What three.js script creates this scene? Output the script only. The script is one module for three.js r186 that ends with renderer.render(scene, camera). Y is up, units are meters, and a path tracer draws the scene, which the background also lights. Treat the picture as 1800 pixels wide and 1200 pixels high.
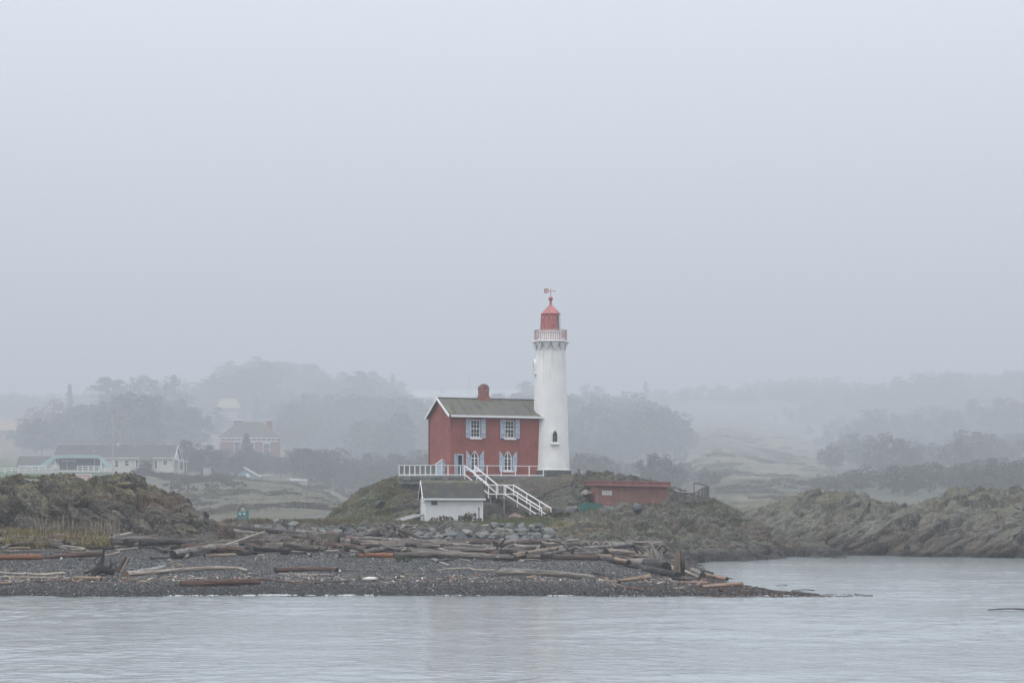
import * as THREE from 'three';
import { mergeGeometries, mergeVertices } from 'three/addons/utils/BufferGeometryUtils.js';
import { ConvexGeometry } from 'three/addons/geometries/ConvexGeometry.js';
import { ImprovedNoise } from 'three/addons/math/ImprovedNoise.js';

// ---------- camera, sky, sun, haze, exposure ----------
const F = 3667, YH = 903, CH = 4.4;            // focal length and horizon in pixels of the 1800 x 1200 photograph, eye height in metres

const scene = new THREE.Scene();
const camera = new THREE.PerspectiveCamera(2 * Math.atan(600 / F) * 180 / Math.PI, 1.5, 1, 9000);
camera.position.set(0, CH, 0);
camera.setViewOffset(1800, 1200, 0, -(YH - 600), 1800, 1200);
const renderer = new THREE.WebGLRenderer({ antialias: true });
renderer.toneMapping = THREE.LinearToneMapping;
renderer.toneMappingExposure = 1.35;
renderer.shadowMap.enabled = true;
{
  const W = 128, H = 256, data = new Float32Array(W * H * 4);
  for (let r = 0; r < H; r++) {
    const el = ((r + 0.5) / H - 0.5) * 180, t = Math.max(0, Math.sin(el * Math.PI / 180));
    const L = 0.52 * (1 + 2.1 * t), c = [0.924, 0.986, 1.09];
    for (let k = 0; k < W; k++) { const o = (r * W + k) * 4; for (let j = 0; j < 3; j++) data[o + j] = L * c[j]; data[o + 3] = 1; }
  }
  const sky = new THREE.DataTexture(data, W, H, THREE.RGBAFormat, THREE.FloatType);
  sky.mapping = THREE.EquirectangularReflectionMapping; sky.magFilter = THREE.LinearFilter; sky.needsUpdate = true;
  scene.background = sky; scene.environment = sky;
}
const sun = new THREE.DirectionalLight(0xfff6ec, 1.5);
sun.name = 'sun'; sun.position.set(-60, 200, 70); sun.target.position.set(0, 0, -200);
sun.position.add(sun.target.position); sun.castShadow = true; sun.shadow.radius = 60; sun.shadow.mapSize.set(2048, 2048);
Object.assign(sun.shadow.camera, { left: -150, right: 150, top: 200, bottom: -200, near: 1, far: 900 });
scene.add(sun, sun.target);
scene.fog = new THREE.FogExp2(new THREE.Color().setRGB(0.935, 0.985, 1.04), 0.00072);

// ---------- helpers ----------
let seed = 7;
const rnd = () => { seed = (seed + 0x6d2b79f5) | 0; let t = Math.imul(seed ^ (seed >>> 15), 1 | seed); t = (t + Math.imul(t ^ (t >>> 7), 61 | t)) ^ t; return ((t ^ (t >>> 14)) >>> 0) / 4294967296; };
const rr = (a, b) => a + (b - a) * rnd(), R = (d) => d * Math.PI / 180, V = (x, y, z) => new THREE.Vector3(x, y, z);
const clamp = (x, a = 0, b = 1) => Math.min(b, Math.max(a, x)), lerp = (a, b, t) => a + (b - a) * t, sst = (a, b, x) => { const t = clamp((x - a) / (b - a)); return t * t * (3 - 2 * t); };
const N = new ImprovedNoise(), no = (x, y, z) => N.noise(x + 100.3, y + 57.7, z + 31.9);
const fbm = (x, y, z, o = 4) => { let s = 0, a = 0.5; for (let i = 0; i < o; i++) { s += a * no(x, y, z); x *= 2.03; y *= 2.03; z *= 2.03; a *= 0.5; } return s; };
const hsh = (i, j, k, s = 0) => { let h = Math.imul(i, 374761393) ^ Math.imul(j, 668265263) ^ Math.imul(k, 2147483647 - 1013904223) ^ Math.imul(s + 11, 1274126177); h = Math.imul(h ^ (h >>> 13), 1274126177); h ^= h >>> 16; h = Math.imul(h, 2246822519 | 0); return ((h ^ (h >>> 15)) >>> 0) / 4294967296; };
// faceted blocks: every Voronoi cell is a tilted plane of its own height, with a joint between neighbours
function blocks(x, y, z, s, tilt, jump, joint) {
  const X = x / s, Y = y / s, Z = z / s, i = Math.floor(X), j = Math.floor(Y), k = Math.floor(Z);
  let f1 = 9, f2 = 9, b = 0;
  for (let a = -1; a < 2; a++) for (let c = -1; c < 2; c++) for (let e = -1; e < 2; e++) {
    const u = i + a, v = j + c, w = k + e, dx = u + hsh(u, v, w, 1) - X, dy = v + hsh(u, v, w, 2) - Y, dz = w + hsh(u, v, w, 3) - Z, d = dx * dx + dy * dy + dz * dz;
    if (d < f1) { f2 = f1; f1 = d; b = (hsh(u, v, w, 4) - 0.5) * 2 * jump - ((hsh(u, v, w, 5) - 0.5) * dx + (hsh(u, v, w, 6) - 0.5) * dy + (hsh(u, v, w, 7) - 0.5) * dz) * 2 * tilt; } else if (d < f2) f2 = d;
  }
  const edge = Math.sqrt(f2) - Math.sqrt(f1);
  return s * (b - joint * (1 - sst(0, 0.09, edge)));
}
const P = (px, py, d) => V((px - 900) / F * d, CH - (py - YH) / F * d, -d);
const pxOf = (x, d) => 900 + x / d * F;
const far = (d) => d <= 300 ? d : d < 460 ? 300 + (d - 300) * 3.6 : d < 760 ? 876 + (d - 460) * 7.4 : 3096 + (d - 760) * 2;      // distances on the mainland

const taken = {};
const numbered = (n) => { taken[n] = (taken[n] ?? -1) + 1; return taken[n] ? n + '_' + String(taken[n]).padStart(3, '0') : n; };
const finish = (o) => { o.traverse((m) => { m.castShadow = m.receiveShadow = true; }); return o; };
function thing(name, label, category, pos = V(0, 0, 0), turn = 0, group) {
  const o = new THREE.Group(); o.name = numbered(name); o.position.copy(pos); o.rotation.y = turn; scene.add(o);
  o.userData = { label, category }; if (group) o.userData.group = group; return o;
}
function solo(name, label, category, geo, mat, pos, group) {
  const o = new THREE.Mesh(geo, mat); o.name = numbered(name); if (pos) o.position.copy(pos); scene.add(o);
  o.userData = { label, category }; if (group) o.userData.group = group; return finish(o);
}
const part = (parent, name, geo, mat) => { const o = new THREE.Mesh(geo, mat); o.name = name; parent.add(o); return finish(o); };
const setting = (name, geo, mat) => { const o = new THREE.Mesh(geo, mat); o.name = numbered(name); o.userData = { kind: 'structure' }; scene.add(o); return finish(o); };
function dup(src, label, pos, turn, group) {
  const c = src.clone(); c.name = numbered(src.name.replace(/_\d{3}$/, '')); c.userData = { ...src.userData }; if (label) c.userData.label = label; if (group) c.userData.group = group;
  if (pos) c.position.copy(pos); if (turn !== undefined) c.rotation.y = turn; scene.add(c); return c;
}
const flat = (g) => { const n = g.index ? g.toNonIndexed() : g; n.deleteAttribute('normal'); n.computeVertexNormals(); return n; };
const clean = (g) => { const n = g.index ? g.toNonIndexed() : g; for (const k of Object.keys(n.attributes)) if (!['position', 'normal', 'uv'].includes(k)) n.deleteAttribute(k); if (!n.attributes.uv) n.setAttribute('uv', new THREE.BufferAttribute(new Float32Array(n.attributes.position.count * 2), 2)); return n; };
const merge = (list) => boxUV(mergeGeometries(list.map(clean)));
function boxUV(g) {   // uv in metres by the dominant axis of the normal
  const p = g.attributes.position, n = g.attributes.normal, uv = new Float32Array(p.count * 2);
  for (let i = 0; i < p.count; i++) {
    const ax = Math.abs(n.getX(i)), ay = Math.abs(n.getY(i)), az = Math.abs(n.getZ(i));
    const [u, v] = az >= ax && az >= ay * 0.6 ? [p.getX(i), p.getY(i)] : ax >= ay ? [p.getZ(i), p.getY(i)] : [p.getX(i), p.getZ(i)];
    uv[2 * i] = u; uv[2 * i + 1] = v;
  }
  g.setAttribute('uv', new THREE.BufferAttribute(uv, 2)); return g;
}
const box = (w, h, d, x = 0, y = 0, z = 0, ry = 0, rz = 0, rx = 0) => { const g = new THREE.BoxGeometry(w, h, d); g.rotateX(rx); g.rotateZ(rz); g.rotateY(ry); g.translate(x, y, z); return g; };
const bx = (...a) => boxUV(box(...a));
function bar(a, b, w, h = w) {   // a bar of rectangular section from a to b
  const d = b.clone().sub(a), L = d.length(), g = new THREE.BoxGeometry(w, h, L), m = new THREE.Matrix4().lookAt(b, a, Math.abs(d.y) > 0.95 * L ? V(0, 0, 1) : V(0, 1, 0));
  g.applyMatrix4(m); const c = a.clone().add(b).multiplyScalar(0.5); g.translate(c.x, c.y, c.z); return g;
}
const rod = (a, b, r, r2 = r, n = 8) => { const d = b.clone().sub(a), g = new THREE.CylinderGeometry(r2, r, d.length(), n); g.applyQuaternion(new THREE.Quaternion().setFromUnitVectors(V(0, 1, 0), d.normalize())); const c = a.clone().add(b).multiplyScalar(0.5); g.translate(c.x, c.y, c.z); return g; };
const tube = (pts, r, seg = 24, n = 6) => new THREE.TubeGeometry(new THREE.CatmullRomCurve3(pts), seg, r, n);
const extrude = (shape, depth, bevel = 0) => new THREE.ExtrudeGeometry(shape, { depth, bevelEnabled: bevel > 0, bevelSize: bevel, bevelThickness: bevel, bevelSegments: 1, curveSegments: 8 });
const poly = (pts) => new THREE.Shape(pts.map(([x, y]) => new THREE.Vector2(x, y)));

// ---------- textures ----------
function tex(size, f, srgb, rx = 1, ry = 1) {
  const data = new Uint8Array(size * size * 4);
  for (let y = 0; y < size; y++) for (let x = 0; x < size; x++) { const c = f(x / size, y / size, x, y), o = (y * size + x) * 4; for (let k = 0; k < 3; k++) data[o + k] = clamp(Array.isArray(c) ? c[k] : c) * 255; data[o + 3] = 255; }
  const t = new THREE.DataTexture(data, size, size); t.magFilter = THREE.LinearFilter; t.wrapS = t.wrapT = THREE.RepeatWrapping; if (srgb) t.colorSpace = THREE.SRGBColorSpace; t.repeat.set(rx, ry); t.needsUpdate = true; return t;
}
const again = (t, rx, ry) => { const c = t.clone(); c.repeat.set(rx, ry); c.needsUpdate = true; return c; };
// seamless noise on a torus-like blend
const tile = (f) => (u, v) => { const a = f(u, v), b = f(u - 1, v), c = f(u, v - 1), d = f(u - 1, v - 1); return lerp(lerp(a, b, u), lerp(c, d, u), v); };
const mottleT = tex(512, (u, v) => { const t = tile((a, b) => fbm(a * 6, b * 6, 3, 6))(u, v); return 0.86 + 0.42 * t; }, true);
const roughT = tex(512, (u, v, x, y) => 0.5 + 0.75 * tile((a, b) => fbm(a * 24, b * 24, 9, 4))(u, v) + 0.12 * (hsh(x, y, 1) - 0.5));
const speckT = tex(512, (u, v, x, y) => { const s = 0.5 + 0.9 * tile((a, b) => fbm(a * 60, b * 60, 5, 3))(u, v); return s; });
const streakT = tex(512, (u, v) => 0.82 + 0.55 * tile((a, b) => fbm(a * 3, b * 60, 7, 4))(u, v), true);
const streakB = tex(512, (u, v) => 0.5 + 1.0 * tile((a, b) => fbm(a * 4, b * 50, 2, 4))(u, v));
const weatherT = tex(512, (u, v) => { const m = tile((a, b) => fbm(a * 5, b * 5, 13, 5))(u, v), s = tile((a, b) => fbm(a * 30, b * 3, 4, 4))(u, v); return 0.88 + 0.28 * m + 0.22 * s; }, true);
const paleT = tex(512, (u, v) => { const m = tile((a, b) => fbm(a * 5, b * 5, 13, 5))(u, v), s = tile((a, b) => fbm(a * 30, b * 3, 4, 4))(u, v); return 0.95 + 0.1 * m + 0.07 * s; }, true);
const towerT = tex(512, (u, v) => { const f = (a, b) => fbm(a * 8, b * 8, 3, 5), m = tile(f)(u, v), st = Math.max(0, tile((a, b) => fbm(a * 46, b * 2.5, 11, 3))(u, v)), run = clamp(st * 2.2) * sst(0.45, 0.98, v), g = sst(0.10, 0.0, v + 0.08 * m) * 0.5, q = 0.95 + 0.09 * m; return [q - 0.10 * run - 0.2 * g, q - 0.13 * run - 0.18 * g, q - 0.18 * run - 0.22 * g]; }, true);
const brickB = tex(512, (u, v, x, y) => { const row = Math.floor(v * 32), o = row % 2 ? 0.5 : 0, fx = (u * 10 + o) % 1, fy = (v * 32) % 1; const j = Math.min(sst(0, 0.06, Math.min(fx, 1 - fx)), sst(0, 0.16, Math.min(fy, 1 - fy))); return 0.25 + 0.5 * j + 0.25 * hsh(Math.floor(u * 10 + o), row, 3); });
const shingleB = tex(512, (u, v) => { const row = Math.floor(v * 16), fy = (v * 16) % 1, o = hsh(row, 2, 5), fx = (u * 14 + o) % 1; return (1 - fy) * 0.7 * (0.6 + 0.4 * hsh(Math.floor(u * 14 + o), row, 8)) + 0.3 * sst(0, 0.08, Math.min(fx, 1 - fx)); });
const std = (r, g, b, rough = 0.9, more = {}) => new THREE.MeshStandardMaterial({ color: new THREE.Color().setRGB(r, g, b), roughness: rough, ...more });
const M = {
  redWall: std(0.36, 0.108, 0.085, 0.85, { map: again(weatherT, 0.16, 0.16), bumpMap: again(brickB, 0.42, 0.42), bumpScale: 0.012 }),
  redTrim: std(0.36, 0.15, 0.13, 0.75, { map: again(mottleT, 0.5, 0.5) }),
  redHazed: std(0.52, 0.175, 0.165, 0.6, { map: again(mottleT, 0.6, 0.6) }),  // lantern red, paled in the colour to carry thicker haze at its height
  white: std(0.80, 0.80, 0.79, 0.7, { map: again(paleT, 0.2, 0.2) }),
  whiteTower: std(0.87, 0.87, 0.85, 0.85, { map: again(towerT, 1 / 11, 1 / 14.2), bumpMap: again(brickB, 0.42, 0.42), bumpScale: 0.014 }),
  whitePaint: std(0.78, 0.79, 0.79, 0.6),
  blueWhite: std(0.50, 0.58, 0.68, 0.65, { map: again(weatherT, 0.5, 0.5) }),
  ironwork: std(0.13, 0.12, 0.13, 0.6),
  railRed: std(0.42, 0.27, 0.26, 0.6),
  pane: std(0.035, 0.04, 0.045, 0.12),
  dark: std(0.03, 0.03, 0.033, 0.8),
  metal: std(0.22, 0.23, 0.24, 0.5, { metalness: 0.3 }),
  concrete: std(0.30, 0.30, 0.29, 0.9, { map: again(mottleT, 0.4, 0.4), bumpMap: again(roughT, 1, 1), bumpScale: 0.02 }),
  stone: std(0.17, 0.17, 0.165, 0.9, { map: again(mottleT, 0.5, 0.5), bumpMap: again(brickB, 0.18, 0.16), bumpScale: 0.05 }),
  teal: std(0.03, 0.17, 0.15, 0.7, { map: again(weatherT, 0.3, 0.3) }),
  tealPale: std(0.36, 0.5, 0.5, 0.6),
  wood: std(0.20, 0.16, 0.13, 0.85, { map: again(streakT, 0.6, 0.6) }),
  greyWall: std(0.52, 0.50, 0.45, 0.8, { map: again(weatherT, 0.1, 0.1) }),
  farRoof: std(0.105, 0.105, 0.105, 0.9, { map: again(weatherT, 0.06, 0.06) }), farWall: std(0.58, 0.56, 0.51, 0.8), dullBrick: std(0.31, 0.155, 0.125, 0.9, { map: again(weatherT, 0.16, 0.16), bumpMap: again(brickB, 0.42, 0.42), bumpScale: 0.012 }),
  greyRoof: std(0.13, 0.125, 0.12, 0.9, { map: again(weatherT, 0.1, 0.1) }),
  grass: std(0.12, 0.13, 0.055, 0.95),
};

// labels: a landmark chosen by where a thing stands, and where several still read alike, their order from left to right
const zone = (list, px) => (list.find(([x]) => px <= x) ?? list.at(-1))[1];
const ORD = ['leftmost', 'second from left', 'third from left', 'fourth from left', 'fifth from left', 'sixth from left', 'seventh from left', 'eighth from left', 'ninth from left', 'tenth from left', 'eleventh from left', 'twelfth from left', 'thirteenth from left'];
const trimLabel = (l) => l.split(/\s+/).length > 16 ? l.replace(/ (the|a|and) /g, ' ').replace(/ (the|a) /g, ' ') : l;
function tellApart() {
  const by = {}; for (const o of scene.children) if (o.userData.label && o.userData.kind !== 'stuff') (by[o.userData.label] ??= []).push(o);
  for (const [label, list] of Object.entries(by)) { if (list.length < 2 || list.length > 14) continue; list.sort((a, b) => a.position.x / a.position.z * -1 - b.position.x / b.position.z * -1); list.forEach((o, i) => { o.userData.label = trimLabel( label + ', ' + (i === list.length - 1 ? 'rightmost' : ORD[i])); }); }
}

// ---------- the ground: profiles of the land at several distances ----------
function profile(rows, dOf = (d) => d) {
  const list = rows.map(([d, pts]) => { const D = dOf(d); return { d: D, pts: pts.map(([px, py]) => [px, CH - (py - YH) / F * D]) }; });
  const at = (pts, px) => { if (px <= pts[0][0]) return pts[0][1]; for (let i = 1; i < pts.length; i++) if (px <= pts[i][0]) { const t = (px - pts[i - 1][0]) / (pts[i][0] - pts[i - 1][0]); return lerp(pts[i - 1][1], pts[i][1], t * t * (3 - 2 * t)); } return pts.at(-1)[1]; };
  return (px, d) => {
    if (d <= list[0].d) return at(list[0].pts, px);
    for (let i = 1; i < list.length; i++) if (d <= list[i].d) {
      const t = (d - list[i - 1].d) / (list[i].d - list[i - 1].d), b = at(list[i - 1].pts, px), c = at(list[i].pts, px);
      const a = at(list[Math.max(0, i - 2)].pts, px), e = at(list[Math.min(list.length - 1, i + 1)].pts, px);
      const m0 = (c - a) * 0.5, m1 = (e - b) * 0.5, t2 = t * t, t3 = t2 * t, h = (2 * t3 - 3 * t2 + 1) * b + (t3 - 2 * t2 + t) * m0 + (-2 * t3 + 3 * t2) * c + (t3 - t2) * m1;
      return clamp(h, Math.min(b, c) - 0.15 * Math.abs(b - c), Math.max(b, c) + 0.15 * Math.abs(b - c));
    }
    return at(list.at(-1).pts, px);
  };
}
const toPy = (h, d) => YH - (h - CH) / d * F;
// the gravel spit: rows hold heights, not pixels
const hRow = (d, pts) => [d, pts.map(([px, h]) => [px, toPy(h, d)])];
const beachP = profile([
  hRow(98, [[0, -1.2]]), hRow(112, [[0, 0.02], [600, 0.0], [1400, 0.0]]), hRow(116, [[0, 0.36], [900, 0.4], [1400, 0.25]]),
  hRow(122, [[0, 0.62], [900, 0.64], [1300, 0.5]]), hRow(130, [[0, 1.05], [200, 1.0], [900, 0.98], [1200, 0.8]]),
  hRow(140, [[0, 1.95], [200, 1.85], [400, 1.5], [600, 1.3], [900, 1.25], [1200, 1.05]]), hRow(150, [[0, 2.95], [200, 2.75], [400, 1.95], [600, 1.6], [900, 1.5], [1200, 1.3]]),
  hRow(165, [[0, 3.0], [200, 2.8], [400, 2.35], [600, 1.85], [900, 1.7], [1200, 1.5]]), hRow(185, [[0, 2.9], [400, 2.7], [600, 2.2], [900, 1.95], [1200, 1.3]]), hRow(200, [[0, 2.9], [400, 2.7], [600, 2.2], [900, 1.9], [1200, 0.8]])]);
const spitEdge = (d) => d < 112 ? 16.8 - (112 - d) * 1.2 : d < 122 ? lerp(16.8, 13.4, (d - 112) / 10) : d < 150 ? lerp(13.4, 14.2, (d - 122) / 28) : lerp(14.2, 17, clamp((d - 150) / 45));
function beachH(x, d) {
  let h = beachP(pxOf(x, d), d + 1.1 * no(x * 0.09, 3, 1) + 0.35 * no(x * 0.5, 1, 1));
  h = Math.min(h, (spitEdge(d) + 0.5 * no(d * 0.25, 7, 2) - x) * 0.16);
  return h + 0.09 * no(x * 0.35, d * 0.35, 4) + 0.035 * no(x * 1.3, d * 1.3, 5);
}
// where the eye ray through a pixel meets a surface
function hit(px, py, f, d0, d1) { let last = 0; for (let d = d0; d < d1; d += 0.1) { const x = (px - 900) / F * d, y = CH - (py - YH) / F * d; if (f(x, d) >= y) return d; last = d; } return last; }

const hashCol = (x, y, z, s) => fbm(x * s, y * s, z * s, 4);
function sheet(x0, x1, dx, d0, d1, dd, hf, colour, displace, keep = () => true, arc = 1) {   // a land surface; rows spread evenly over its slope, so steep faces get as many as flat ones
  const nx = Math.round((x1 - x0) / dx) + 1, nd = Math.round((d1 - d0) / dd * arc) + 1, pos = new Float32Array(nx * nd * 3), col = new Float32Array(nx * nd * 3), uv = new Float32Array(nx * nd * 2), ok = new Uint8Array(nx * nd);
  const nf = Math.round((d1 - d0) / dd) + 1, hs = new Float32Array(nf), cum = new Float32Array(nf);
  for (let i = 0; i < nx; i++) {
    const x = x0 + i * dx; for (let j = 0; j < nf; j++) { hs[j] = hf(x, d0 + j * dd); cum[j] = j ? cum[j - 1] + Math.hypot(dd, arc > 1 ? 1.6 * (hs[j] - hs[j - 1]) : 0) : 0; }
    for (let j = 0, q = 0; j < nd; j++) { const want = cum[nf - 1] * j / (nd - 1); while (q < nf - 2 && cum[q + 1] < want) q++; const t = clamp((want - cum[q]) / Math.max(1e-6, cum[q + 1] - cum[q])), d = d0 + (q + t) * dd, h = lerp(hs[q], hs[q + 1], t), o = j * nx + i; pos[3 * o] = x; pos[3 * o + 1] = h; pos[3 * o + 2] = -d; ok[o] = keep(x, h, d) ? 1 : 0; }
  }
  if (displace) for (let o = 0; o < nx * nd; o++) {
    if (!ok[o]) continue; const x = pos[3 * o], y = pos[3 * o + 1], d = -pos[3 * o + 2], e = 0.35, gx = (hf(x + e, d) - hf(x - e, d)) / (2 * e), gd = (hf(x, d + e) - hf(x, d - e)) / (2 * e), k = 1 / Math.hypot(gx, 1, gd), D = displace(x, y, -d, k);
    pos[3 * o] -= gx * k * D; pos[3 * o + 1] += k * D; pos[3 * o + 2] += gd * k * D;
  }
  const idx = [];
  for (let j = 0; j < nd - 1; j++) for (let i = 0; i < nx - 1; i++) { const a = j * nx + i, b = a + 1, c = a + nx, e = c + 1; if (ok[a] && ok[b] && ok[c] && ok[e]) idx.push(a, b, e, a, e, c); }
  const g = new THREE.BufferGeometry(); g.setAttribute('position', new THREE.BufferAttribute(pos, 3)); g.setIndex(idx); g.computeVertexNormals();
  const nn = g.attributes.normal;
  for (let o = 0; o < nx * nd; o++) { const c = colour(pos[3 * o], pos[3 * o + 1], pos[3 * o + 2], nn.getY(o)); col.set(c, 3 * o); uv[2 * o] = pos[3 * o]; uv[2 * o + 1] = pos[3 * o + 1] * 0.8 - pos[3 * o + 2] * 0.6; }
  g.setAttribute('color', new THREE.BufferAttribute(col, 3)); g.setAttribute('uv', new THREE.BufferAttribute(uv, 2));
  return g;
}
const mixc = (a, b, t) => [lerp(a[0], b[0], t), lerp(a[1], b[1], t), lerp(a[2], b[2], t)];
const rockMat = new THREE.MeshStandardMaterial({ vertexColors: true, roughness: 0.92, map: again(tex(512, (u, v) => 0.78 + 1.15 * tile((a, b) => fbm(a * 26, b * 26, 21, 5))(u, v), true), 0.28, 0.28), bumpMap: again(roughT, 0.4, 0.4), bumpScale: 0.22 });
const gravelMat = new THREE.MeshStandardMaterial({ vertexColors: true, roughness: 0.9, map: again(tex(512, (u, v, x, y) => { const c = hsh(x >> 1, y >> 1, 9); return c > 0.985 ? 1 : 0.42 + 0.5 * c * c + 0.2 * tile((a, b) => fbm(a * 9, b * 9, 2, 3))(u, v); }, true), 0.12, 0.12), bumpMap: again(speckT, 0.35, 0.35), bumpScale: 0.08 });

// gravel beach
const beachCol = (x, y, z) => {
  let c = [0.082, 0.087, 0.09]; const n = hashCol(x, 0, z, 0.35), m = hashCol(x, 9, z, 1.1);
  c = mixc(c, [0.062, 0.056, 0.047], sst(0.02, 0.3, n));                                            // sandier patches
  c = mixc(c, [0.036, 0.035, 0.033], sst(0.75, 0.1, y + 0.25 * m) * 0.9);                             // wet stones by the water
  const w = Math.abs(y - 0.62 - 0.15 * n) < 0.16 ? 0.6 : 0; c = mixc(c, [0.075, 0.055, 0.03], w * sst(-0.1, 0.2, m));   // wrack line
  c = mixc(c, [0.085, 0.05, 0.032], sst(9, 13, x) * sst(1.1, 0.4, y) * sst(-0.25, 0.15, m));           // rusty weed on the point
  c = mixc(c, [0.10, 0.085, 0.05], sst(1.55, 2.3, y + 0.5 * n));                                       // soil under the drift line
  return c;
};
setting('gravel_beach', sheet(-60, 19, 0.22, 100, 196, 0.25, beachH, beachCol, null, (x, h) => h > -1.1), gravelMat);

// rocky outcrop at the left
const outP = profile([
  hRow(144, [[0, 1.0]]), hRow(147, [[0, 2.2], [260, 1.9], [330, 1.2], [430, 0.4]]),
  [149.5, [[-300, 935], [-40, 930], [60, 925], [150, 922], [230, 922], [300, 932], [350, 950], [390, 962], [430, 975]]],
  [152, [[-300, 890], [-40, 885], [60, 880], [140, 872], [200, 880], [260, 897], [320, 914], [380, 930], [420, 941], [460, 960]]],
  [157, [[-300, 850], [-60, 848], [0, 846], [60, 845], [100, 848], [138, 846], [152, 853], [162, 848], [195, 842], [230, 846], [262, 858], [290, 873], [320, 889], [350, 904], [380, 921], [410, 936], [440, 950]]],
  [164, [[-300, 848], [-60, 845], [0, 842], [60, 843], [110, 845], [150, 851], [170, 845], [205, 840], [235, 847], [270, 866], [300, 882], [340, 902], [380, 923], [420, 941], [450, 955]]],
  [172, [[-300, 860], [0, 860], [150, 866], [240, 875], [320, 915], [400, 945]]], hRow(180, [[0, 2.0]])]);
const outH = (x, d) => outP(pxOf(x, d) + 10 * no(x * 0.3, d * 0.3, 8), d + 1.2 * no(x * 0.25, d * 0.2, 6));
const strata = (x, y, z, a = 0.42) => [x * Math.cos(a) + y * Math.sin(a), (-x * Math.sin(a) + y * Math.cos(a)) * 1.7, z * 0.9];
const slabs = (a, b, c, s, tilt, jump, joint) => blocks(a * 0.5, b * 1.25, c * 0.7, s, tilt, jump, joint);
const outDisp = (x, y, z) => { const w = 0.5 * fbm(x * 0.4, y * 0.4, z * 0.4, 3), [a, b, c] = strata(x + w, y + w, z, -0.62); return 0.65 * slabs(a, b, c, 3.0, 0.34, 0.15, 0.26) + 0.7 * slabs(a + 9, b, c, 1.25, 0.4, 0.17, 0.24) + 0.65 * slabs(a, b + 5, c, 0.5, 0.42, 0.16, 0.16) - 0.1 + 0.16 * fbm(x * 1.6, y * 1.6, z * 1.6, 3); };
const lichen = (x, y, z, ny, base, green, rust, amt, hi) => {
  const n = hashCol(x, y, z, 0.5), m = hashCol(x + 40, y, z, 1.6), q = hashCol(x, y + 70, z, 0.22), f = fbm(x * 3.2, y * 3.2, (z + 30) * 3.2, 3);
  let c = mixc(base, base.map((v) => v * 0.62), sst(-0.15, 0.35, n));
  c = mixc(c, base.map((v) => v * 1.8), sst(0.06, 0.3, m) * 0.8); c = mixc(c, base.map((v) => v * 0.4), sst(0.12, 0.3, hashCol(x - 20, y, z, 2.6)) * 0.6);
  c = mixc(c, rust, sst(0.06, 0.32, q + 0.3 * m) * 0.75);
  c = mixc(c, green, sst(0.62, 0.95, ny) * sst(-0.1, 0.24, q * -0.6 + n * 0.5 + 0.35 * f + (hi ?? 0)) * amt);
  const k = 1 + 1.1 * f; return c.map((v) => v * k * 0.8);
};
setting('rocky_outcrop', sheet(-62, -13, 0.13, 144.5, 174, 0.13, outH, (x, y, z, ny) => {
  let c = lichen(x, y, z, ny, [0.175, 0.155, 0.13], [0.27, 0.25, 0.11], [0.21, 0.13, 0.08], 0.9, sst(4.2, 6.8, y) * 0.36 - 0.06);
  return c;
}, outDisp, (x, h, d) => h > beachH(x, d) - 0.9, 1.7), rockMat);

// the island under the lighthouse
const islP = profile([
  hRow(180, [[300, 1.0], [900, 0.8], [1200, -1.0], [1350, -2]]),
  [186, [[300, 945], [380, 944], [700, 950], [900, 952], [950, 952], [1000, 946], [1060, 944], [1120, 953], [1180, 970], [1260, 1000], [1400, 1030]]],
  [191, [[300, 927], [380, 924], [500, 926], [700, 929], [850, 931], [930, 934], [950, 943], [985, 935], [1050, 932], [1090, 938], [1150, 949], [1205, 966], [1260, 990], [1400, 1020]]],
  [196, [[300, 921], [400, 919], [600, 920], [735, 921], [850, 919], [930, 919], [960, 921], [1000, 925], [1050, 922], [1090, 924], [1150, 936], [1210, 958], [1260, 972], [1330, 990], [1500, 1020]]],
  [201.5, [[300, 920], [420, 917], [590, 916], [690, 918], [740, 917.5], [850, 917], [930, 912], [980, 912], [1020, 909], [1080, 908], [1150, 918], [1210, 936], [1260, 950], [1310, 960], [1360, 985], [1500, 1010]]],
  [207, [[300, 935], [500, 919], [590, 912], [640, 901], [690, 905], [740, 917], [850, 916], [880, 912], [930, 907], [980, 906], [1010, 903], [1050, 897], [1100, 896], [1180, 900], [1215, 910], [1255, 922], [1290, 935], [1340, 955], [1400, 985]]],
  [212, [[300, 960], [540, 925], [590, 908], [620, 888], [660, 872], [700, 868], [740, 878], [800, 880], [850, 872], [880, 874], [920, 884], [960, 892], [1010, 893], [1050, 893], [1100, 889], [1170, 888], [1200, 891], [1230, 897], [1270, 908], [1320, 935], [1400, 975]]],
  [216, [[300, 985], [560, 925], [600, 893], [640, 859], [675, 846], [710, 842], [800, 840], [880, 840], [950, 842], [1005, 842], [1030, 856], [1045, 884], [1180, 886], [1215, 887], [1250, 882], [1290, 895], [1330, 925], [1420, 965]]],
  [222, [[300, 985], [570, 920], [604, 890], [645, 862], [690, 845], [740, 840], [950, 839], [1005, 835], [1030, 832], [1070, 834], [1110, 839], [1150, 848], [1180, 858], [1215, 870], [1250, 877], [1280, 893], [1310, 915], [1400, 960]]],
  [229, [[300, 980], [600, 925], [640, 885], [700, 860], [800, 848], [1000, 845], [1060, 841], [1120, 848], [1180, 866], [1240, 884], [1290, 905], [1400, 955]]],
  [240, [[300, 975], [600, 940], [800, 880], [1050, 880], [1200, 900], [1300, 940], [1400, 965]]], hRow(252, [[0, -1.5]])]);
const islH = (x, d) => islP(pxOf(x, d) + 8 * no(x * 0.22, d * 0.22, 18), d + 1.4 * no(x * 0.2, d * 0.17, 16)) + 0.25 * fbm(x * 0.3, d * 0.3, 2, 3) * sst(198, 210, d);
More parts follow.
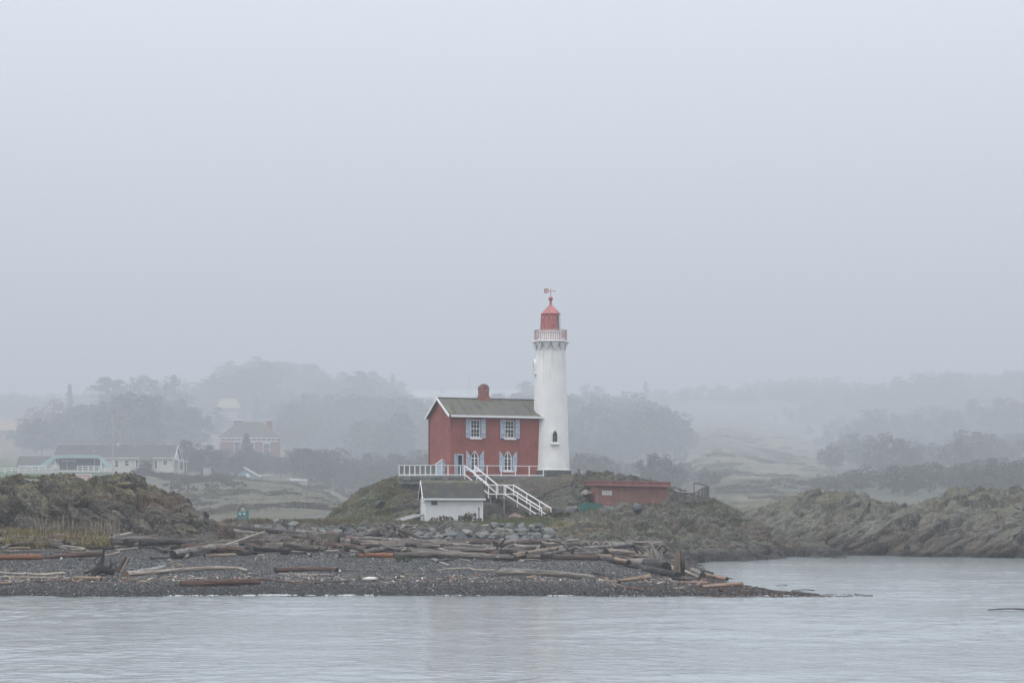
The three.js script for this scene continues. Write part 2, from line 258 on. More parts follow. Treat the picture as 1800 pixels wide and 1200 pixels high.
const padMask = (x, d) => { const px = pxOf(x, d); return 1 - 0.85 * sst(690, 715, px) * sst(1015, 1000, px) * sst(212.2, 214.2, d) * sst(232, 227, d) - 0.9 * sst(192.5, 195, d) * sst(208, 205, d) * sst(985, 930, px); };
const islDisp = (x, y, z) => { const [a, b, c] = strata(x, y, z, 0.35), d = -z, m = clamp(padMask(x, d), 0.06, 1); return m * (0.6 * slabs(a, b, c, 2.8, 0.3, 0.14, 0.22) + 0.65 * slabs(a + 3, b, c, 1.2, 0.38, 0.16, 0.22) + 0.65 * slabs(a, b, c, 0.52, 0.42, 0.15, 0.14) - 0.05) + 0.12 * fbm(x, y, z, 3); };
const islCol = (x, y, z, ny) => {
  const d = -z, px = pxOf(x, d), py = toPy(y, d);
  let c = lichen(x, y, z, ny, [0.195, 0.182, 0.152], [0.17, 0.18, 0.08], [0.215, 0.15, 0.095], 1);
  const n = hashCol(x, y + 20, z, 0.3), f = hashCol(x, y, z, 2.2);
  const grass = Math.max(sst(193.5, 196, d) * sst(209, 205, d) * sst(985, 930, px), sst(560, 600, px) * sst(740, 690, px) * sst(203, 206, d) * sst(-0.2, 0.1, n), sst(900, 930, px) * sst(1060, 1000, px) * sst(204, 206, d) * sst(213, 210, d) * sst(-0.15, 0.1, n));
  c = mixc(c, mixc([0.085, 0.125, 0.04], [0.13, 0.115, 0.05], sst(-0.2, 0.25, n + 0.5 * f)), grass * 0.95);
  const yel = sst(930, 955, px) * sst(1095, 1075, px) * sst(198, 195.5, d) * sst(189.5, 191, d) * sst(0.5, 0.8, ny) * sst(-0.12, 0.12, hashCol(x, y, z, 0.9));
  c = mixc(c, [0.26, 0.18, 0.05], yel * 0.9);
  c = mixc(c, [0.055, 0.052, 0.047], sst(1.3, 0.5, y + 0.6 * n));
  return c;
};
setting('rocky_island', sheet(-36, 34, 0.19, 181, 251, 0.2, islH, islCol, islDisp, (x, h) => h > -1.4, 1.5), rockMat);

// the bare rocky point at the right
const shoreD = (px) => px < 1210 ? 243 - (px - 1210) * 0.03 : px < 1400 ? lerp(243, 227, (px - 1210) / 190) : px < 1600 ? lerp(227, 215, (px - 1400) / 200) : lerp(215, 207, (px - 1600) / 200);
const cliffs = [[-4, [[1100, -2]]], [0, [[1100, 0.05]]], [1.2, [[1190, 0.7], [1400, 1.1], [1800, 1.2]]], [4, [[1190, 1.6], [1300, 2.4], [1500, 2.9], [1800, 2.6]]], [8, [[1190, 2.2], [1290, 3.4], [1400, 4.0], [1480, 4.3], [1560, 3.9], [1640, 4.2], [1760, 4.6], [1900, 4.8]]],
  [14, [[1180, 2.6], [1240, 3.6], [1300, 4.2], [1380, 5.2], [1440, 6.0], [1500, 6.0], [1560, 4.8], [1600, 4.7], [1660, 5.4], [1760, 6.2], [1850, 6.3]]],
  [20, [[1180, 2.6], [1240, 3.6], [1280, 4.2], [1330, 5.0], [1380, 6.2], [1430, 7.4], [1480, 7.5], [1520, 6.7], [1555, 5.6], [1590, 5.3], [1640, 6.2], [1690, 7.3], [1750, 7.4], [1800, 7.1], [1900, 7.3]]],
  [28, [[1180, 2.2], [1300, 3.8], [1430, 6.4], [1500, 6.4], [1580, 4.4], [1700, 6.6], [1800, 6.5], [1900, 6.6]]], [40, [[1100, -1]]], [52, [[1100, -2]]]];
const cliffP = (px, t) => { const at = (pts) => { if (px <= pts[0][0]) return pts[0][1]; for (let i = 1; i < pts.length; i++) if (px <= pts[i][0]) return lerp(pts[i - 1][1], pts[i][1], sst(0, 1, (px - pts[i - 1][0]) / (pts[i][0] - pts[i - 1][0]))); return pts.at(-1)[1]; };
  for (let i = 1; i < cliffs.length; i++) if (t <= cliffs[i][0]) return lerp(at(cliffs[i - 1][1]), at(cliffs[i][1]), clamp((t - cliffs[i - 1][0]) / (cliffs[i][0] - cliffs[i - 1][0]))); return -2; };
const pointH = (x, d) => { const px = pxOf(x, d); return Math.min(cliffP(px + 14 * no(x * 0.16, d * 0.16, 28), d - shoreD(px) + 2.2 * no(x * 0.2, d * 0.1, 26) + 1.0 * no(x * 0.6, d * 0.4, 21)) + 0.5 * fbm(x * 0.22, d * 0.22, 3, 3), (px - 1165) * 0.045 + 1.6); };
const pointDisp = (x, y, z) => { const [a, b, c] = strata(x, y, z, 0.55); return 0.6 * slabs(a, b, c, 4.0, 0.32, 0.15, 0.24) + 0.65 * slabs(a + 7, b, c, 1.7, 0.38, 0.16, 0.24) + 0.5 * slabs(a, b, c + 4, 0.7, 0.38, 0.13, 0.13) - 0.1 + 0.18 * fbm(x, y, z, 3); };
setting('rocky_point', sheet(16, 92, 0.2, 203, 285, 0.24, pointH, (x, y, z, ny) => {
  let c = lichen(x, y, z, ny, [0.25, 0.24, 0.205], [0.24, 0.24, 0.14], [0.23, 0.185, 0.13], 0.95, sst(2.5, 6.5, y) * 0.36 - 0.08);
  const n = hashCol(x, y, z, 0.4);
  c = mixc(c, mixc([0.085, 0.075, 0.06], [0.14, 0.10, 0.07], sst(-0.1, 0.2, n)), sst(2.4, 1.3, y + 0.9 * n) * 0.8); c = mixc(c, [0.035, 0.034, 0.03], sst(0.75, 0.25, y + 0.4 * n));
  return c;
}, pointDisp, (x, h) => h > -1.6, 1.5), rockMat);

// the mainland, rising into the fog
const mainP = profile([
  [285, [[-400, 962]]], [300, [[-400, 918], [620, 920], [660, 962], [2200, 965]]],
  [330, [[-400, 905], [0, 905], [330, 915], [420, 908], [500, 905], [600, 908], [650, 918], [700, 935], [1000, 935], [1200, 938], [1290, 930], [1800, 945], [2200, 945]]],
  [360, [[-400, 880], [0, 880], [250, 885], [330, 893], [420, 886], [520, 882], [600, 893], [650, 905], [700, 910], [1200, 908], [1300, 900], [1800, 910], [2200, 910]]],
  [410, [[-400, 842], [0, 842], [180, 838], [250, 840], [330, 852], [420, 846], [500, 852], [560, 866], [600, 885], [700, 890], [1190, 885], [1300, 872], [1800, 885]]],
  [450, [[-400, 826], [0, 827], [200, 827], [330, 842], [420, 843], [500, 848], [560, 860], [620, 878], [700, 880], [1000, 880], [1190, 868], [1300, 848], [1400, 848], [1800, 860]]],
  [520, [[-400, 808], [0, 808], [330, 815], [500, 825], [620, 850], [700, 855], [1000, 850], [1190, 830], [1260, 802], [1400, 817], [1500, 825], [1800, 838]]],
  [620, [[-400, 785], [0, 785], [330, 780], [500, 780], [700, 790], [1000, 800], [1190, 780], [1260, 757], [1350, 772], [1500, 797], [1800, 812]]],
  [760, [[-400, 760], [0, 760], [330, 735], [700, 730], [1000, 745], [1200, 732], [1300, 733], [1500, 762], [1800, 775]]],
  [900, [[-400, 735], [0, 735], [330, 712], [700, 702], [1000, 715], [1300, 710], [1500, 724], [1800, 735]]],
  [1200, [[-400, 718], [0, 716], [400, 702], [700, 700], [1300, 700], [1800, 702]]], [1600, [[-400, 735]]], [1900, [[-400, 890]]]], far);
const mainH = (x, d) => mainP(pxOf(x, d), d) + 1.6 * fbm(x * 0.02, d * 0.02, 2, 4) * sst(300, 420, d) + 0.7 * fbm(x * 0.09, d * 0.09, 5, 3) * sst(300, 420, d) + (5 * fbm(x * 0.008, d * 0.006, 12, 4) + 2.5 * fbm(x * 0.03, d * 0.02, 15, 3)) * sst(700, 1000, d);
{
  const nx = 300, nd = 170, pos = [], col = [], idx = [], uv = [];
  for (let j = 0; j < nd; j++) { const d = lerp(Math.log(288), Math.log(far(1890)), j / (nd - 1)), D = Math.exp(d); for (let i = 0; i < nx; i++) { const px = lerp(-900, 2700, i / (nx - 1)), x = (px - 900) / F * D, h = mainH(x, D); pos.push(x, h, -D);
    const n = fbm(x * 0.035, D * 0.02, 1, 5), m = fbm(x * 0.15, D * 0.1, 6, 4);
    let c = mixc([0.26, 0.225, 0.12], [0.13, 0.14, 0.07], sst(-0.25, 0.3, n)); c = mixc(c, [0.24, 0.225, 0.19], sst(0.08, 0.32, m) * sst(0.0, 0.3, n + m)); c = mixc(c, [0.30, 0.22, 0.11], sst(0.1, 0.35, -n + m * 0.5));
    const sc = fbm(x * 0.012, D * 0.006, 44, 4); c = mixc(c, [0.06, 0.062, 0.036], sst(-0.06, 0.14, sc + 0.9 * m) * 0.9); c = mixc(c, [0.07, 0.075, 0.045], Math.max(0.85 * sst(1400, 1540, px + 60 * sc), 0.8 * sst(1330, 1230, px + 80 * sc) * sst(1000, 1150, px) * sst(far(520), far(480), D), 0.8 * sst(1180, 1100, px) * sst(640, 720, px))); c = mixc(c, mixc([0.13, 0.125, 0.075], [0.17, 0.165, 0.15], sst(0.05, 0.25, m + 0.5 * n)), 0.8 * sst(230, 280, px) * sst(680, 640, px) * sst(far(500), far(440), D)); if (px < 200 && D < far(470)) c = mixc(c, [0.07, 0.15, 0.05], 0.8);
    col.push(...c); uv.push(x, D); if (i && j) { const a = (j - 1) * nx + i - 1; idx.push(a, a + 1, a + nx + 1, a, a + nx + 1, a + nx); } } }
  const g = new THREE.BufferGeometry(); g.setAttribute('position', new THREE.Float32BufferAttribute(pos, 3)); g.setAttribute('color', new THREE.Float32BufferAttribute(col, 3)); g.setAttribute('uv', new THREE.Float32BufferAttribute(uv, 2)); g.setIndex(idx); g.computeVertexNormals();
  setting('hillside', g, new THREE.MeshStandardMaterial({ vertexColors: true, roughness: 0.95, map: again(mottleT, 0.05, 0.05), bumpMap: again(roughT, 0.05, 0.05), bumpScale: 1.0 }));
}

// the sea
{
  const wave = (x, d) => {
    const s = sst(20, 60, d) , c = clamp(0.7 + 1.5 * no(x * 0.035 + d * 0.01, d * 0.055, 90) + 0.5 * no(x * 0.12, d * 0.16, 91), 0.12, 1.5);
    const a = no(x * 0.95 + d * 0.2, d * 0.85 - x * 0.1, 50) * 0.024 + no(x * 0.34 - d * 0.08, d * 0.3 + x * 0.06, 60) * 0.045 + no(x * 2.0 + 5, d * 1.9 + x * 0.3, 70) * 0.012;
    return a * c * (d < 130 ? 1 : d < 200 ? 0.9 : 0.8);
  };
  const nx = 560, pos = [], idx = [], uv = [], rows = [];
  for (let d = 18; d < 300; d += 0.11 + Math.max(0, d - 50) * 0.0022) rows.push(d);
  for (const d of [320, 360, 420, 520, 700, 1000, 1500, 2400]) rows.push(d);
  rows.forEach((d, j) => { for (let i = 0; i < nx; i++) { const px = lerp(-260, 2060, i / (nx - 1)); const x = (px - 900) / F * d * (d > 300 ? 1 : 1); pos.push(x, d < 300 ? wave(x, d) : 0, -d); uv.push(x, d); if (i && j) { const a = (j - 1) * nx + i - 1; idx.push(a, a + 1, a + nx + 1, a, a + nx + 1, a + nx); } } });
  const g = new THREE.BufferGeometry(); g.setAttribute('position', new THREE.Float32BufferAttribute(pos, 3)); g.setAttribute('uv', new THREE.Float32BufferAttribute(uv, 2)); g.setIndex(idx); g.computeVertexNormals();
  const ripple = tex(512, (u, v) => 0.5 + 0.9 * tile((a, b) => fbm(a * 12, b * 22, 33, 4))(u, v));
  const sea = new THREE.MeshPhysicalMaterial({ color: new THREE.Color().setRGB(0.25, 0.28, 0.285), roughness: 0.12, ior: 1.5, bumpMap: again(ripple, 0.11, 0.13), bumpScale: 0.03 });
  setting('sea', g, sea);
  const o = new THREE.PlaneGeometry(6000, 5200); o.rotateX(-Math.PI / 2); o.translate(0, -0.25, -900); setting('open_water', o, sea);
}

// ---------- the lighthouse and the keeper's house ----------
const TH = R(22), uH = V(Math.cos(TH), 0, -Math.sin(TH)), nH = V(Math.sin(TH), 0, Math.cos(TH));   // along the front wall; out of it
const deckY = 8.3;
const archShape = (w, h, spring) => { const s = new THREE.Shape(), r = w / 2; s.moveTo(-r, 0); s.lineTo(r, 0); s.lineTo(r, spring); s.quadraticCurveTo(r * 0.85, lerp(spring, h, 0.7), 0, h); s.quadraticCurveTo(-r * 0.85, lerp(spring, h, 0.7), -r, spring); s.lineTo(-r, 0); return s; };
const moved = (s, x, y) => { const q = new THREE.Path(); q.setFromPoints(s.getPoints(10).map((p) => new THREE.Vector2(p.x + x, p.y + y))); return q; };
const rectShape = (w, h) => poly([[-w / 2, 0], [w / 2, 0], [w / 2, h], [-w / 2, h]]);
{
  const pos = P(792, 0, 216.5); pos.y = deckY;
  const h = thing('keeper_house', 'two-storey red painted brick house with mossy roof beside the white lighthouse tower', 'house', pos, TH);
  const L = 10.5, W = 6.6, EH = 6.45, RH = 8.2;
  const up = [[2.786, 4.06], [6.63, 4.06]], low = [[2.70, 0.62], [6.42, 0.62]], UW = 1.12, UH = 1.86, LW = 0.92, LH = 2.1;
  const front = poly([[0, 0], [L, 0], [L, EH], [0, EH]]);
  for (const [x, y] of up) front.holes.push(moved(rectShape(UW, UH), x, y));
  for (const [x, y] of low) front.holes.push(moved(archShape(LW, LH, 1.3), x, y));
  front.holes.push(moved(rectShape(1.0, 2.3), 0.92, 0.02));
  const fg = extrude(front, 0.35); fg.translate(0, 0, -0.35);
  const gable = poly([[0, 0], [W - 0.36, 0], [W - 0.36, EH], [W / 2 - 0.18, RH - 0.12], [0, EH]]);
  const gg = extrude(gable, 0.3); gg.rotateY(Math.PI / 2); gg.translate(0, 0, -0.355);    // local +x of the shape goes to -z
  const gr = gg.clone(); gr.translate(L - 0.3, 0, 0);
  part(h, 'wall', merge([fg]), M.redWall); part(h, 'wall', merge([gg]), M.redWall); part(h, 'wall', merge([gr]), M.redWall);
  part(h, 'wall', bx(L, EH, 0.3, L / 2, EH / 2, -W - 0.165), M.redWall); part(h, 'floor_slab', bx(L - 0.7, 0.1, W - 0.8, L / 2, 2.95, -W / 2), M.dark);
  // roof: two slopes with shingles
    const slope = (sgn) => {
    const len = L + 0.65, run = W / 2 + 0.38, n = 60, m = 22, pos2 = [], col = [], idx = [], uv = [];
    for (let lay = 0; lay < 2; lay++) for (let j = 0; j <= m; j++) for (let i = 0; i <= n; i++) {
      const a = i / n, b = j / m, x = -0.3 + a * len, z = -W / 2 + sgn * b * run, y = lerp(RH + 0.1, EH - 0.12, b) - lay * 0.11 + (lay ? 0 : 0.02 * no(x * 2, z * 2, 3)); pos2.push(x, y, z); uv.push(x, b * 4.2);
      const q = fbm(x * 0.5, b * 2, 3, 4) + 0.25 * (0.55 - Math.abs(a - 0.15)), s = fbm(x * 2.2, b * 1.2, 8, 3);
      let c = mixc([0.115, 0.112, 0.10], [0.118, 0.12, 0.088], sst(-0.12, 0.28, q)); c = mixc(c, [0.165, 0.17, 0.10], sst(0.15, 0.5, q + 0.5 * s)); c = mixc(c, [0.05, 0.05, 0.048], sst(0.05, 0.4, s)); col.push(...c);
    }
    const S = (n + 1) * (m + 1); for (let lay = 0; lay < 2; lay++) for (let j = 0; j < m; j++) for (let i = 0; i < n; i++) { const q = lay * S + j * (n + 1) + i, t = [q, q + 1, q + n + 2, q, q + n + 2, q + n + 1]; idx.push(...((sgn > 0) === (lay === 1) ? t : [t[2], t[1], t[0], t[5], t[4], t[3]])); }
    for (let i = 0; i < n; i++) for (const j of [m]) { const q = j * (n + 1) + i; idx.push(q, q + 1, q + S + 1, q, q + S + 1, q + S); }
    for (let j = 0; j < m; j++) for (const i of [0, n]) { const q = j * (n + 1) + i; idx.push(q, q + n + 1, q + n + 1 + S, q, q + n + 1 + S, q + S); }
    const g = new THREE.BufferGeometry(); g.setAttribute('position', new THREE.Float32BufferAttribute(pos2, 3)); g.setAttribute('color', new THREE.Float32BufferAttribute(col, 3)); g.setAttribute('uv', new THREE.Float32BufferAttribute(uv, 2)); g.setIndex(idx); g.computeVertexNormals(); return g;
  };
  const roofM = new THREE.MeshStandardMaterial({ vertexColors: true, roughness: 0.95, bumpMap: again(shingleB, 0.35, 0.4), bumpScale: 0.05 });
  const roof = part(h, 'roof', slope(1), roofM); part(h, 'roof', slope(-1), roofM);
  part(roof, 'ridge_cap', bx(L + 0.5, 0.1, 0.26, L / 2 - 0.02, RH + 0.12, -W / 2), M.greyRoof);
  // white bargeboards and gutter
  const yb = EH - 0.25, zf = 0.40; part(h, 'gutter', bx(L + 0.4, 0.2, 0.12, L / 2 + 0.1, yb + 0.05, zf + 0.06), M.whitePaint);
  for (const s of [1, -1]) part(h, 'bargeboard', bar(V(-0.34, RH + 0.02, -W / 2 - s * 0.0), V(-0.34, yb - 0.0, -W / 2 + s * (W / 2 + 0.44)), 0.07, 0.24), M.whitePaint);
  part(h, 'downpipe', rod(V(L - 0.32, 0, 0.1), V(L - 0.32, yb, 0.1), 0.05), M.redTrim); part(h, 'downpipe', rod(V(-0.06, 0, -W + 0.1), V(-0.06, yb, -W + 0.1), 0.06), M.redTrim);
  // windows
  up.forEach(([x, y]) => {
    const f = part(h, 'window', merge([box(0.1, UH, 0.1, x - UW / 2 + 0.05, y + UH / 2, -0.14), box(0.1, UH, 0.1, x + UW / 2 - 0.05, y + UH / 2, -0.14), box(UW - 0.2, 0.1, 0.1, x, y + UH - 0.05, -0.14), box(UW - 0.2, 0.1, 0.1, x, y + 0.05, -0.14), box(UW - 0.2, 0.09, 0.11, x, y + UH / 2, -0.13)]), M.whitePaint);
    part(f, 'pane', bx(UW - 0.2, UH - 0.2, 0.02, x, y + UH / 2, -0.19), M.pane);
    for (const s of [-1, 1]) part(f, 'glazing_bar', bx(0.035, UH - 0.2, 0.03, x + s * (UW - 0.2) / 6, y + UH / 2, -0.155), M.whitePaint); for (const t of [0.26, 0.74]) part(f, 'glazing_bar', bx(UW - 0.2, 0.035, 0.03, x, y + UH * t, -0.150), M.whitePaint);
    part(f, 'sill', bx(UW + 0.22, 0.16, 0.2, x, y - 0.1, 0.04), M.whitePaint);
    for (const s of [-1, 1]) { const cx = x + s * (UW / 2 + 0.29); const sh = part(h, 'shutter', merge([box(0.5, 2.0, 0.05, cx, y + 0.95, 0.05), box(0.42, 0.06, 0.03, cx, y + 0.35, 0.085), box(0.42, 0.06, 0.03, cx, y + 1.62, 0.085)]), M.blueWhite);
      for (const q of [0.4, 1.56]) part(sh, 'hinge', bx(0.4, 0.035, 0.02, cx, y + q, 0.105), M.ironwork); part(sh, 'shutter_catch', bx(0.08, 0.12, 0.06, cx, y - 0.12, 0.05), M.ironwork); }
  });
  low.forEach(([x, y]) => {
    const ring = archShape(LW, LH, 1.3); ring.holes.push(moved(archShape(LW - 0.2, LH - 0.26, 1.25), 0, 0.1)); const rg = extrude(ring, 0.12); rg.translate(x, y, -0.18);
    const f = part(h, 'window', merge([rg, box(0.09, LH - 0.3, 0.08, x, y + LH / 2 - 0.05, -0.13), box(LW - 0.2, 0.08, 0.075, x, y + 1.28, -0.1285)]), M.whitePaint);
    const pg = extrude(archShape(LW - 0.19, LH - 0.25, 1.25), 0.02); pg.translate(x, y + 0.095, -0.21); part(f, 'pane', boxUV(clean(pg)), M.pane);
    for (const t of [0.42, 0.82]) part(f, 'glazing_bar', bx(LW - 0.2, 0.04, 0.03, x, y + 0.1 + t, -0.155), M.whitePaint);
    part(f, 'sill', bx(LW + 0.3, 0.15, 0.2, x, y - 0.08, 0.04), M.whitePaint);
    for (const s of [-1, 1]) {
      const q = new THREE.Shape(); const w = 0.5; q.moveTo(0, 0); q.lineTo(w, 0); q.lineTo(w, 2.12); q.quadraticCurveTo(w * 0.45, 1.95, 0, 1.42); q.lineTo(0, 0);
      const g = extrude(q, 0.05); if (s < 0) g.scale(-1, 1, 1); g.translate(x + s * (LW / 2 + 0.04), y - 0.06, 0.03);
      if (s < 0) { const ix = g.index, p = g.attributes.position; for (let i = 0; i < p.count; i += 3) for (const k of ['position', 'normal', 'uv']) { const at = g.attributes[k]; for (let c = 0; c < at.itemSize; c++) { const a = at.array[(i + 1) * at.itemSize + c]; at.array[(i + 1) * at.itemSize + c] = at.array[(i + 2) * at.itemSize + c]; at.array[(i + 2) * at.itemSize + c] = a; } } }
      const sh = part(h, 'shutter', boxUV(clean(g)), M.blueWhite); const cx = x + s * (LW / 2 + 0.29);
      for (const q of [0.35, 1.25]) part(sh, 'hinge', bx(0.42, 0.035, 0.02, cx, y + q, 0.095), M.ironwork);
    }
  });
  // something pale stands behind the right upper window
  part(h, 'window_sticker', bx(0.22, 0.42, 0.01, up[1][0] - 0.2, up[1][1] + 0.38, -0.172), std(0.5, 0.36, 0.2));
  // open front door
  const df = part(h, 'door_frame', merge([box(0.12, 2.3, 0.14, 0.48, 1.17, -0.07), box(0.12, 2.3, 0.14, 1.36, 1.17, -0.07), box(0.76, 0.12, 0.14, 0.92, 2.26, -0.07)]), M.blueWhite);
  part(h, 'door', merge([box(0.38, 2.1, 0.05, 0.74, 1.1, -0.22, 0.15), box(0.3, 0.7, 0.02, 0.735, 1.6, -0.19, 0.15)]), M.blueWhite); part(h, 'doorway_shade', bx(0.8, 2.2, 0.03, 0.92, 1.12, -0.34), M.dark);  // near-black sheet across the doorway, painted as the unlit room behind
  part(h, 'doorstep', bx(1.3, 0.14, 0.5, 0.92, 0.07, 0.25), M.stone);
  // lean-to hatch on the gable wall
  const hs = poly([[0.9, 0], [2.9, 0], [2.9, 1.25], [0.9, 1.72]]); const hg = extrude(hs, 0.35); hg.rotateY(Math.PI / 2); hg.translate(-0.36, 0, -0.6);
  const hatch = part(h, 'side_hatch', boxUV(clean(hg)), M.blueWhite); part(hatch, 'trim', merge([bar(V(-0.4, 1.78, -1.4), V(-0.4, 1.3, -3.56), 0.06, 0.12), box(0.05, 1.6, 0.12, -0.385, 0.8, -1.55), box(0.05, 1.2, 0.12, -0.385, 0.6, -3.4)]), M.whitePaint);
  // chimney astride the ridge
  const cx = 4.95, cs = new THREE.Shape(); const cw = 0.5;
  cs.moveTo(-cw, 0); cs.lineTo(cw, 0); cs.lineTo(cw, 1.35); cs.absarc(0, 1.35, cw, 0, Math.PI, false); cs.lineTo(-cw, 0);
  const slit = new THREE.Path(); slit.absellipse(0, 1.42, 0.09, 0.17, 0, Math.PI * 2); cs.holes.push(slit);
  const cg = extrude(cs, 0.55, 0.02); cg.translate(cx, RH - 0.25, -W / 2 - 0.275);
  const ch = part(roof, 'chimney', merge([cg, box(1.28, 0.95, 0.9, cx, RH - 0.3, -W / 2), box(1.14, 0.2, 0.76, cx, RH + 0.27, -W / 2)]), M.redTrim);
  part(roof, 'chimney_cap', (() => { const g = new THREE.TorusGeometry(0.55, 0.05, 6, 14, Math.PI); g.scale(1, 1, 6); g.translate(cx, RH + 1.1, -W / 2); return g; })(), M.stone);
}
{
  const d = 221.6, pos = P(968, 0, d); pos.y = 8.42;
  const t = thing('lighthouse', 'tall white lighthouse tower with red lantern roof and gallery', 'lighthouse', pos, 0);
  const m = d / F, top = CH + (YH - 600) * m - pos.y;      // gallery floor above the base
  // stone footing in courses
  for (let c = 0; c < 2; c++) for (let k = 0; k < 22; k++) { const a0 = (k + 0.5 * c) / 22 * Math.PI * 2, rO = 2.16 - c * 0.02 + 0.03 * hsh(k, c, 5), s = poly([[0, 0]]); const g = new THREE.CylinderGeometry(rO, rO, 0.29, 3, 1, false, a0, Math.PI * 2 / 22 - 0.02); g.translate(0, 0.15 + c * 0.3, 0); part(t, 'stone', boxUV(flat(g)), M.stone); }
  const prof = [[2.12, 0.6], [2.1, 0.66], [2.0, 0.7], [1.93, 2.5], [1.86, 5], [1.77, 8], [1.66, 11], [1.56, 13.2], [1.53, top - 0.9], [1.53, top - 0.5], [1.56, top - 0.16]].map(([a, b]) => new THREE.Vector2(a, b));
  const lg = new THREE.LatheGeometry(prof, 48), shaft = part(t, 'tower_shaft', lg, M.whiteTower);
  { const p = lg.attributes.position, uv = lg.attributes.uv; for (let i = 0; i < p.count; i++) { uv.setXY(i, uv.getX(i) * 11, p.getY(i)); } }
  for (let k = 0; k < 12; k++) { const a = (k + 0.5) / 12 * Math.PI * 2, da = Math.PI / 12 * 0.86, pt = (r, an, y) => V(Math.sin(an) * r, y, Math.cos(an) * r);
    const g = new ConvexGeometry([pt(1.50, a, top - 1.02), pt(1.62, a - 0.03, top - 0.98), pt(1.62, a + 0.03, top - 0.98), pt(1.86, a - da, top - 0.22), pt(1.86, a + da, top - 0.22), pt(1.5, a - da, top - 0.22), pt(1.5, a + da, top - 0.22), pt(1.86, a - da, top - 0.14), pt(1.86, a + da, top - 0.14)]); part(t, 'corbel', boxUV(clean(g)), M.white); }
  part(t, 'gallery_floor', new THREE.LatheGeometry([[0.0, top], [1.94, top], [1.97, top - 0.05], [1.94, top - 0.14], [1.86, top - 0.16], [0.0, top - 0.16]].reverse().map(([a, b]) => new THREE.Vector2(a, b)), 48), M.whitePaint);
  const rail = thing; const rR = 1.70;
  const rg = (y, r) => { const g = new THREE.TorusGeometry(rR, r, 6, 48); g.rotateX(Math.PI / 2); g.translate(0, y, 0); return g; };
  const gal = part(t, 'gallery_railing', merge([rg(top + 1.16, 0.035), rg(top + 0.14, 0.03)]), M.railRed);
  const bal = new THREE.BoxGeometry(0.045, 1.12, 0.045), balT = new THREE.BoxGeometry(0.07, 1.24, 0.07);
  for (let k = 0; k < 44; k++) { const a = k / 44 * Math.PI * 2, b = part(gal, 'baluster', k % 11 ? bal : balT, M.railRed); b.position.set(Math.sin(a) * rR, top + 0.6, Math.cos(a) * rR); b.rotation.y = a; }
  // lantern room: white curb, red sheet panels on this side, glass towards the sea
  const y0 = top + 1.0, y1 = top + 2.86;
  part(t, 'lantern_curb', new THREE.LatheGeometry([[1.16, top + 0.01], [1.14, y0 - 0.05], [1.2, y0 - 0.04], [1.2, y0 + 0.08], [1.0, y0 + 0.08]].map(([a, b]) => new THREE.Vector2(a, b)), 40), M.white);
  const nP = 14, from = 3; // panels numbered anticlockwise from the right
  for (let k = 0; k < nP; k++) { const a0 = R(38) + k / nP * Math.PI * 2, w = Math.PI * 2 / nP, glass = k < 3, rB = 1.08, rT = 0.99;
    const g = new THREE.CylinderGeometry(rT, rB, y1 - y0 - 0.1, 2, 1, true, a0 + 0.03, w - 0.06), g2 = new THREE.CylinderGeometry(rT - 0.03, rB - 0.03, y1 - y0 - 0.1, 2, 1, true, a0 + 0.03, w - 0.06); const q = merge(glass ? [g] : [g, g2]); q.translate(0, (y0 + y1) / 2 + 0.03, 0);
    part(t, glass ? 'lantern_pane' : 'lantern_panel', q, glass ? M.lampGlass ?? (M.lampGlass = new THREE.MeshPhysicalMaterial({ color: 0xffffff, roughness: 0.05, transmission: 0.9, ior: 1.5 })) : M.redHazed);
    part(t, 'mullion', bar(V(Math.sin(a0) * 1.09, y0 + 0.06, Math.cos(a0) * 1.09), V(Math.sin(a0) * 1.0, y1, Math.cos(a0) * 1.0), 0.06), k > 0 && k < 3 ? M.whitePaint : M.redHazed); }
  part(t, 'lens', new THREE.LatheGeometry([[0, y0 + 0.1], [0.3, y0 + 0.15], [0.34, y0 + 0.5], [0.42, y0 + 0.8], [0.34, y0 + 1.2], [0.0, y0 + 1.4]].map(([a, b]) => new THREE.Vector2(a, b)), 20), M.white);
  const roof = part(t, 'lantern_roof', new THREE.LatheGeometry([[0.0, y1 + 0.01], [1.06, y1 - 0.02], [1.09, y1 + 0.04], [1.03, y1 + 0.1], [0.60, y1 + 0.56], [0.22, y1 + 0.94], [0.13, y1 + 1.12], [0.12, y1 + 1.5]].map(([a, b]) => new THREE.Vector2(a, b)), 14), M.redHazed);
  const ball = new THREE.SphereGeometry(0.25, 18, 12); ball.translate(0, y1 + 1.68, 0); part(roof, 'ball_vent', ball, M.redHazed);
  const vy = y1 + 2.5, vane = poly([[-0.62, 0], [-0.50, 0.07], [-0.2, 0.05], [-0.2, 0.17], [-0.42, 0.24], [-0.72, 0.22], [-0.66, 0.1], [-0.7, 0.0], [-0.66, -0.1], [-0.72, -0.2], [-0.42, -0.22], [-0.2, -0.13], [-0.2, -0.04], [-0.5, -0.06]]);
  const vg = extrude(vane, 0.03); vg.translate(0.0, vy, 0);
  part(roof, 'weathervane', merge([rod(V(0, y1 + 1.85, 0), V(0, vy + 0.25, 0), 0.03), rod(V(-0.3, vy, 0.015), V(0.42, vy, 0.015), 0.025), (() => { const g = new THREE.ConeGeometry(0.07, 0.16, 8); g.rotateZ(-Math.PI / 2); g.translate(0.46, vy, 0.015); return g; })(), vg]), M.redHazed);
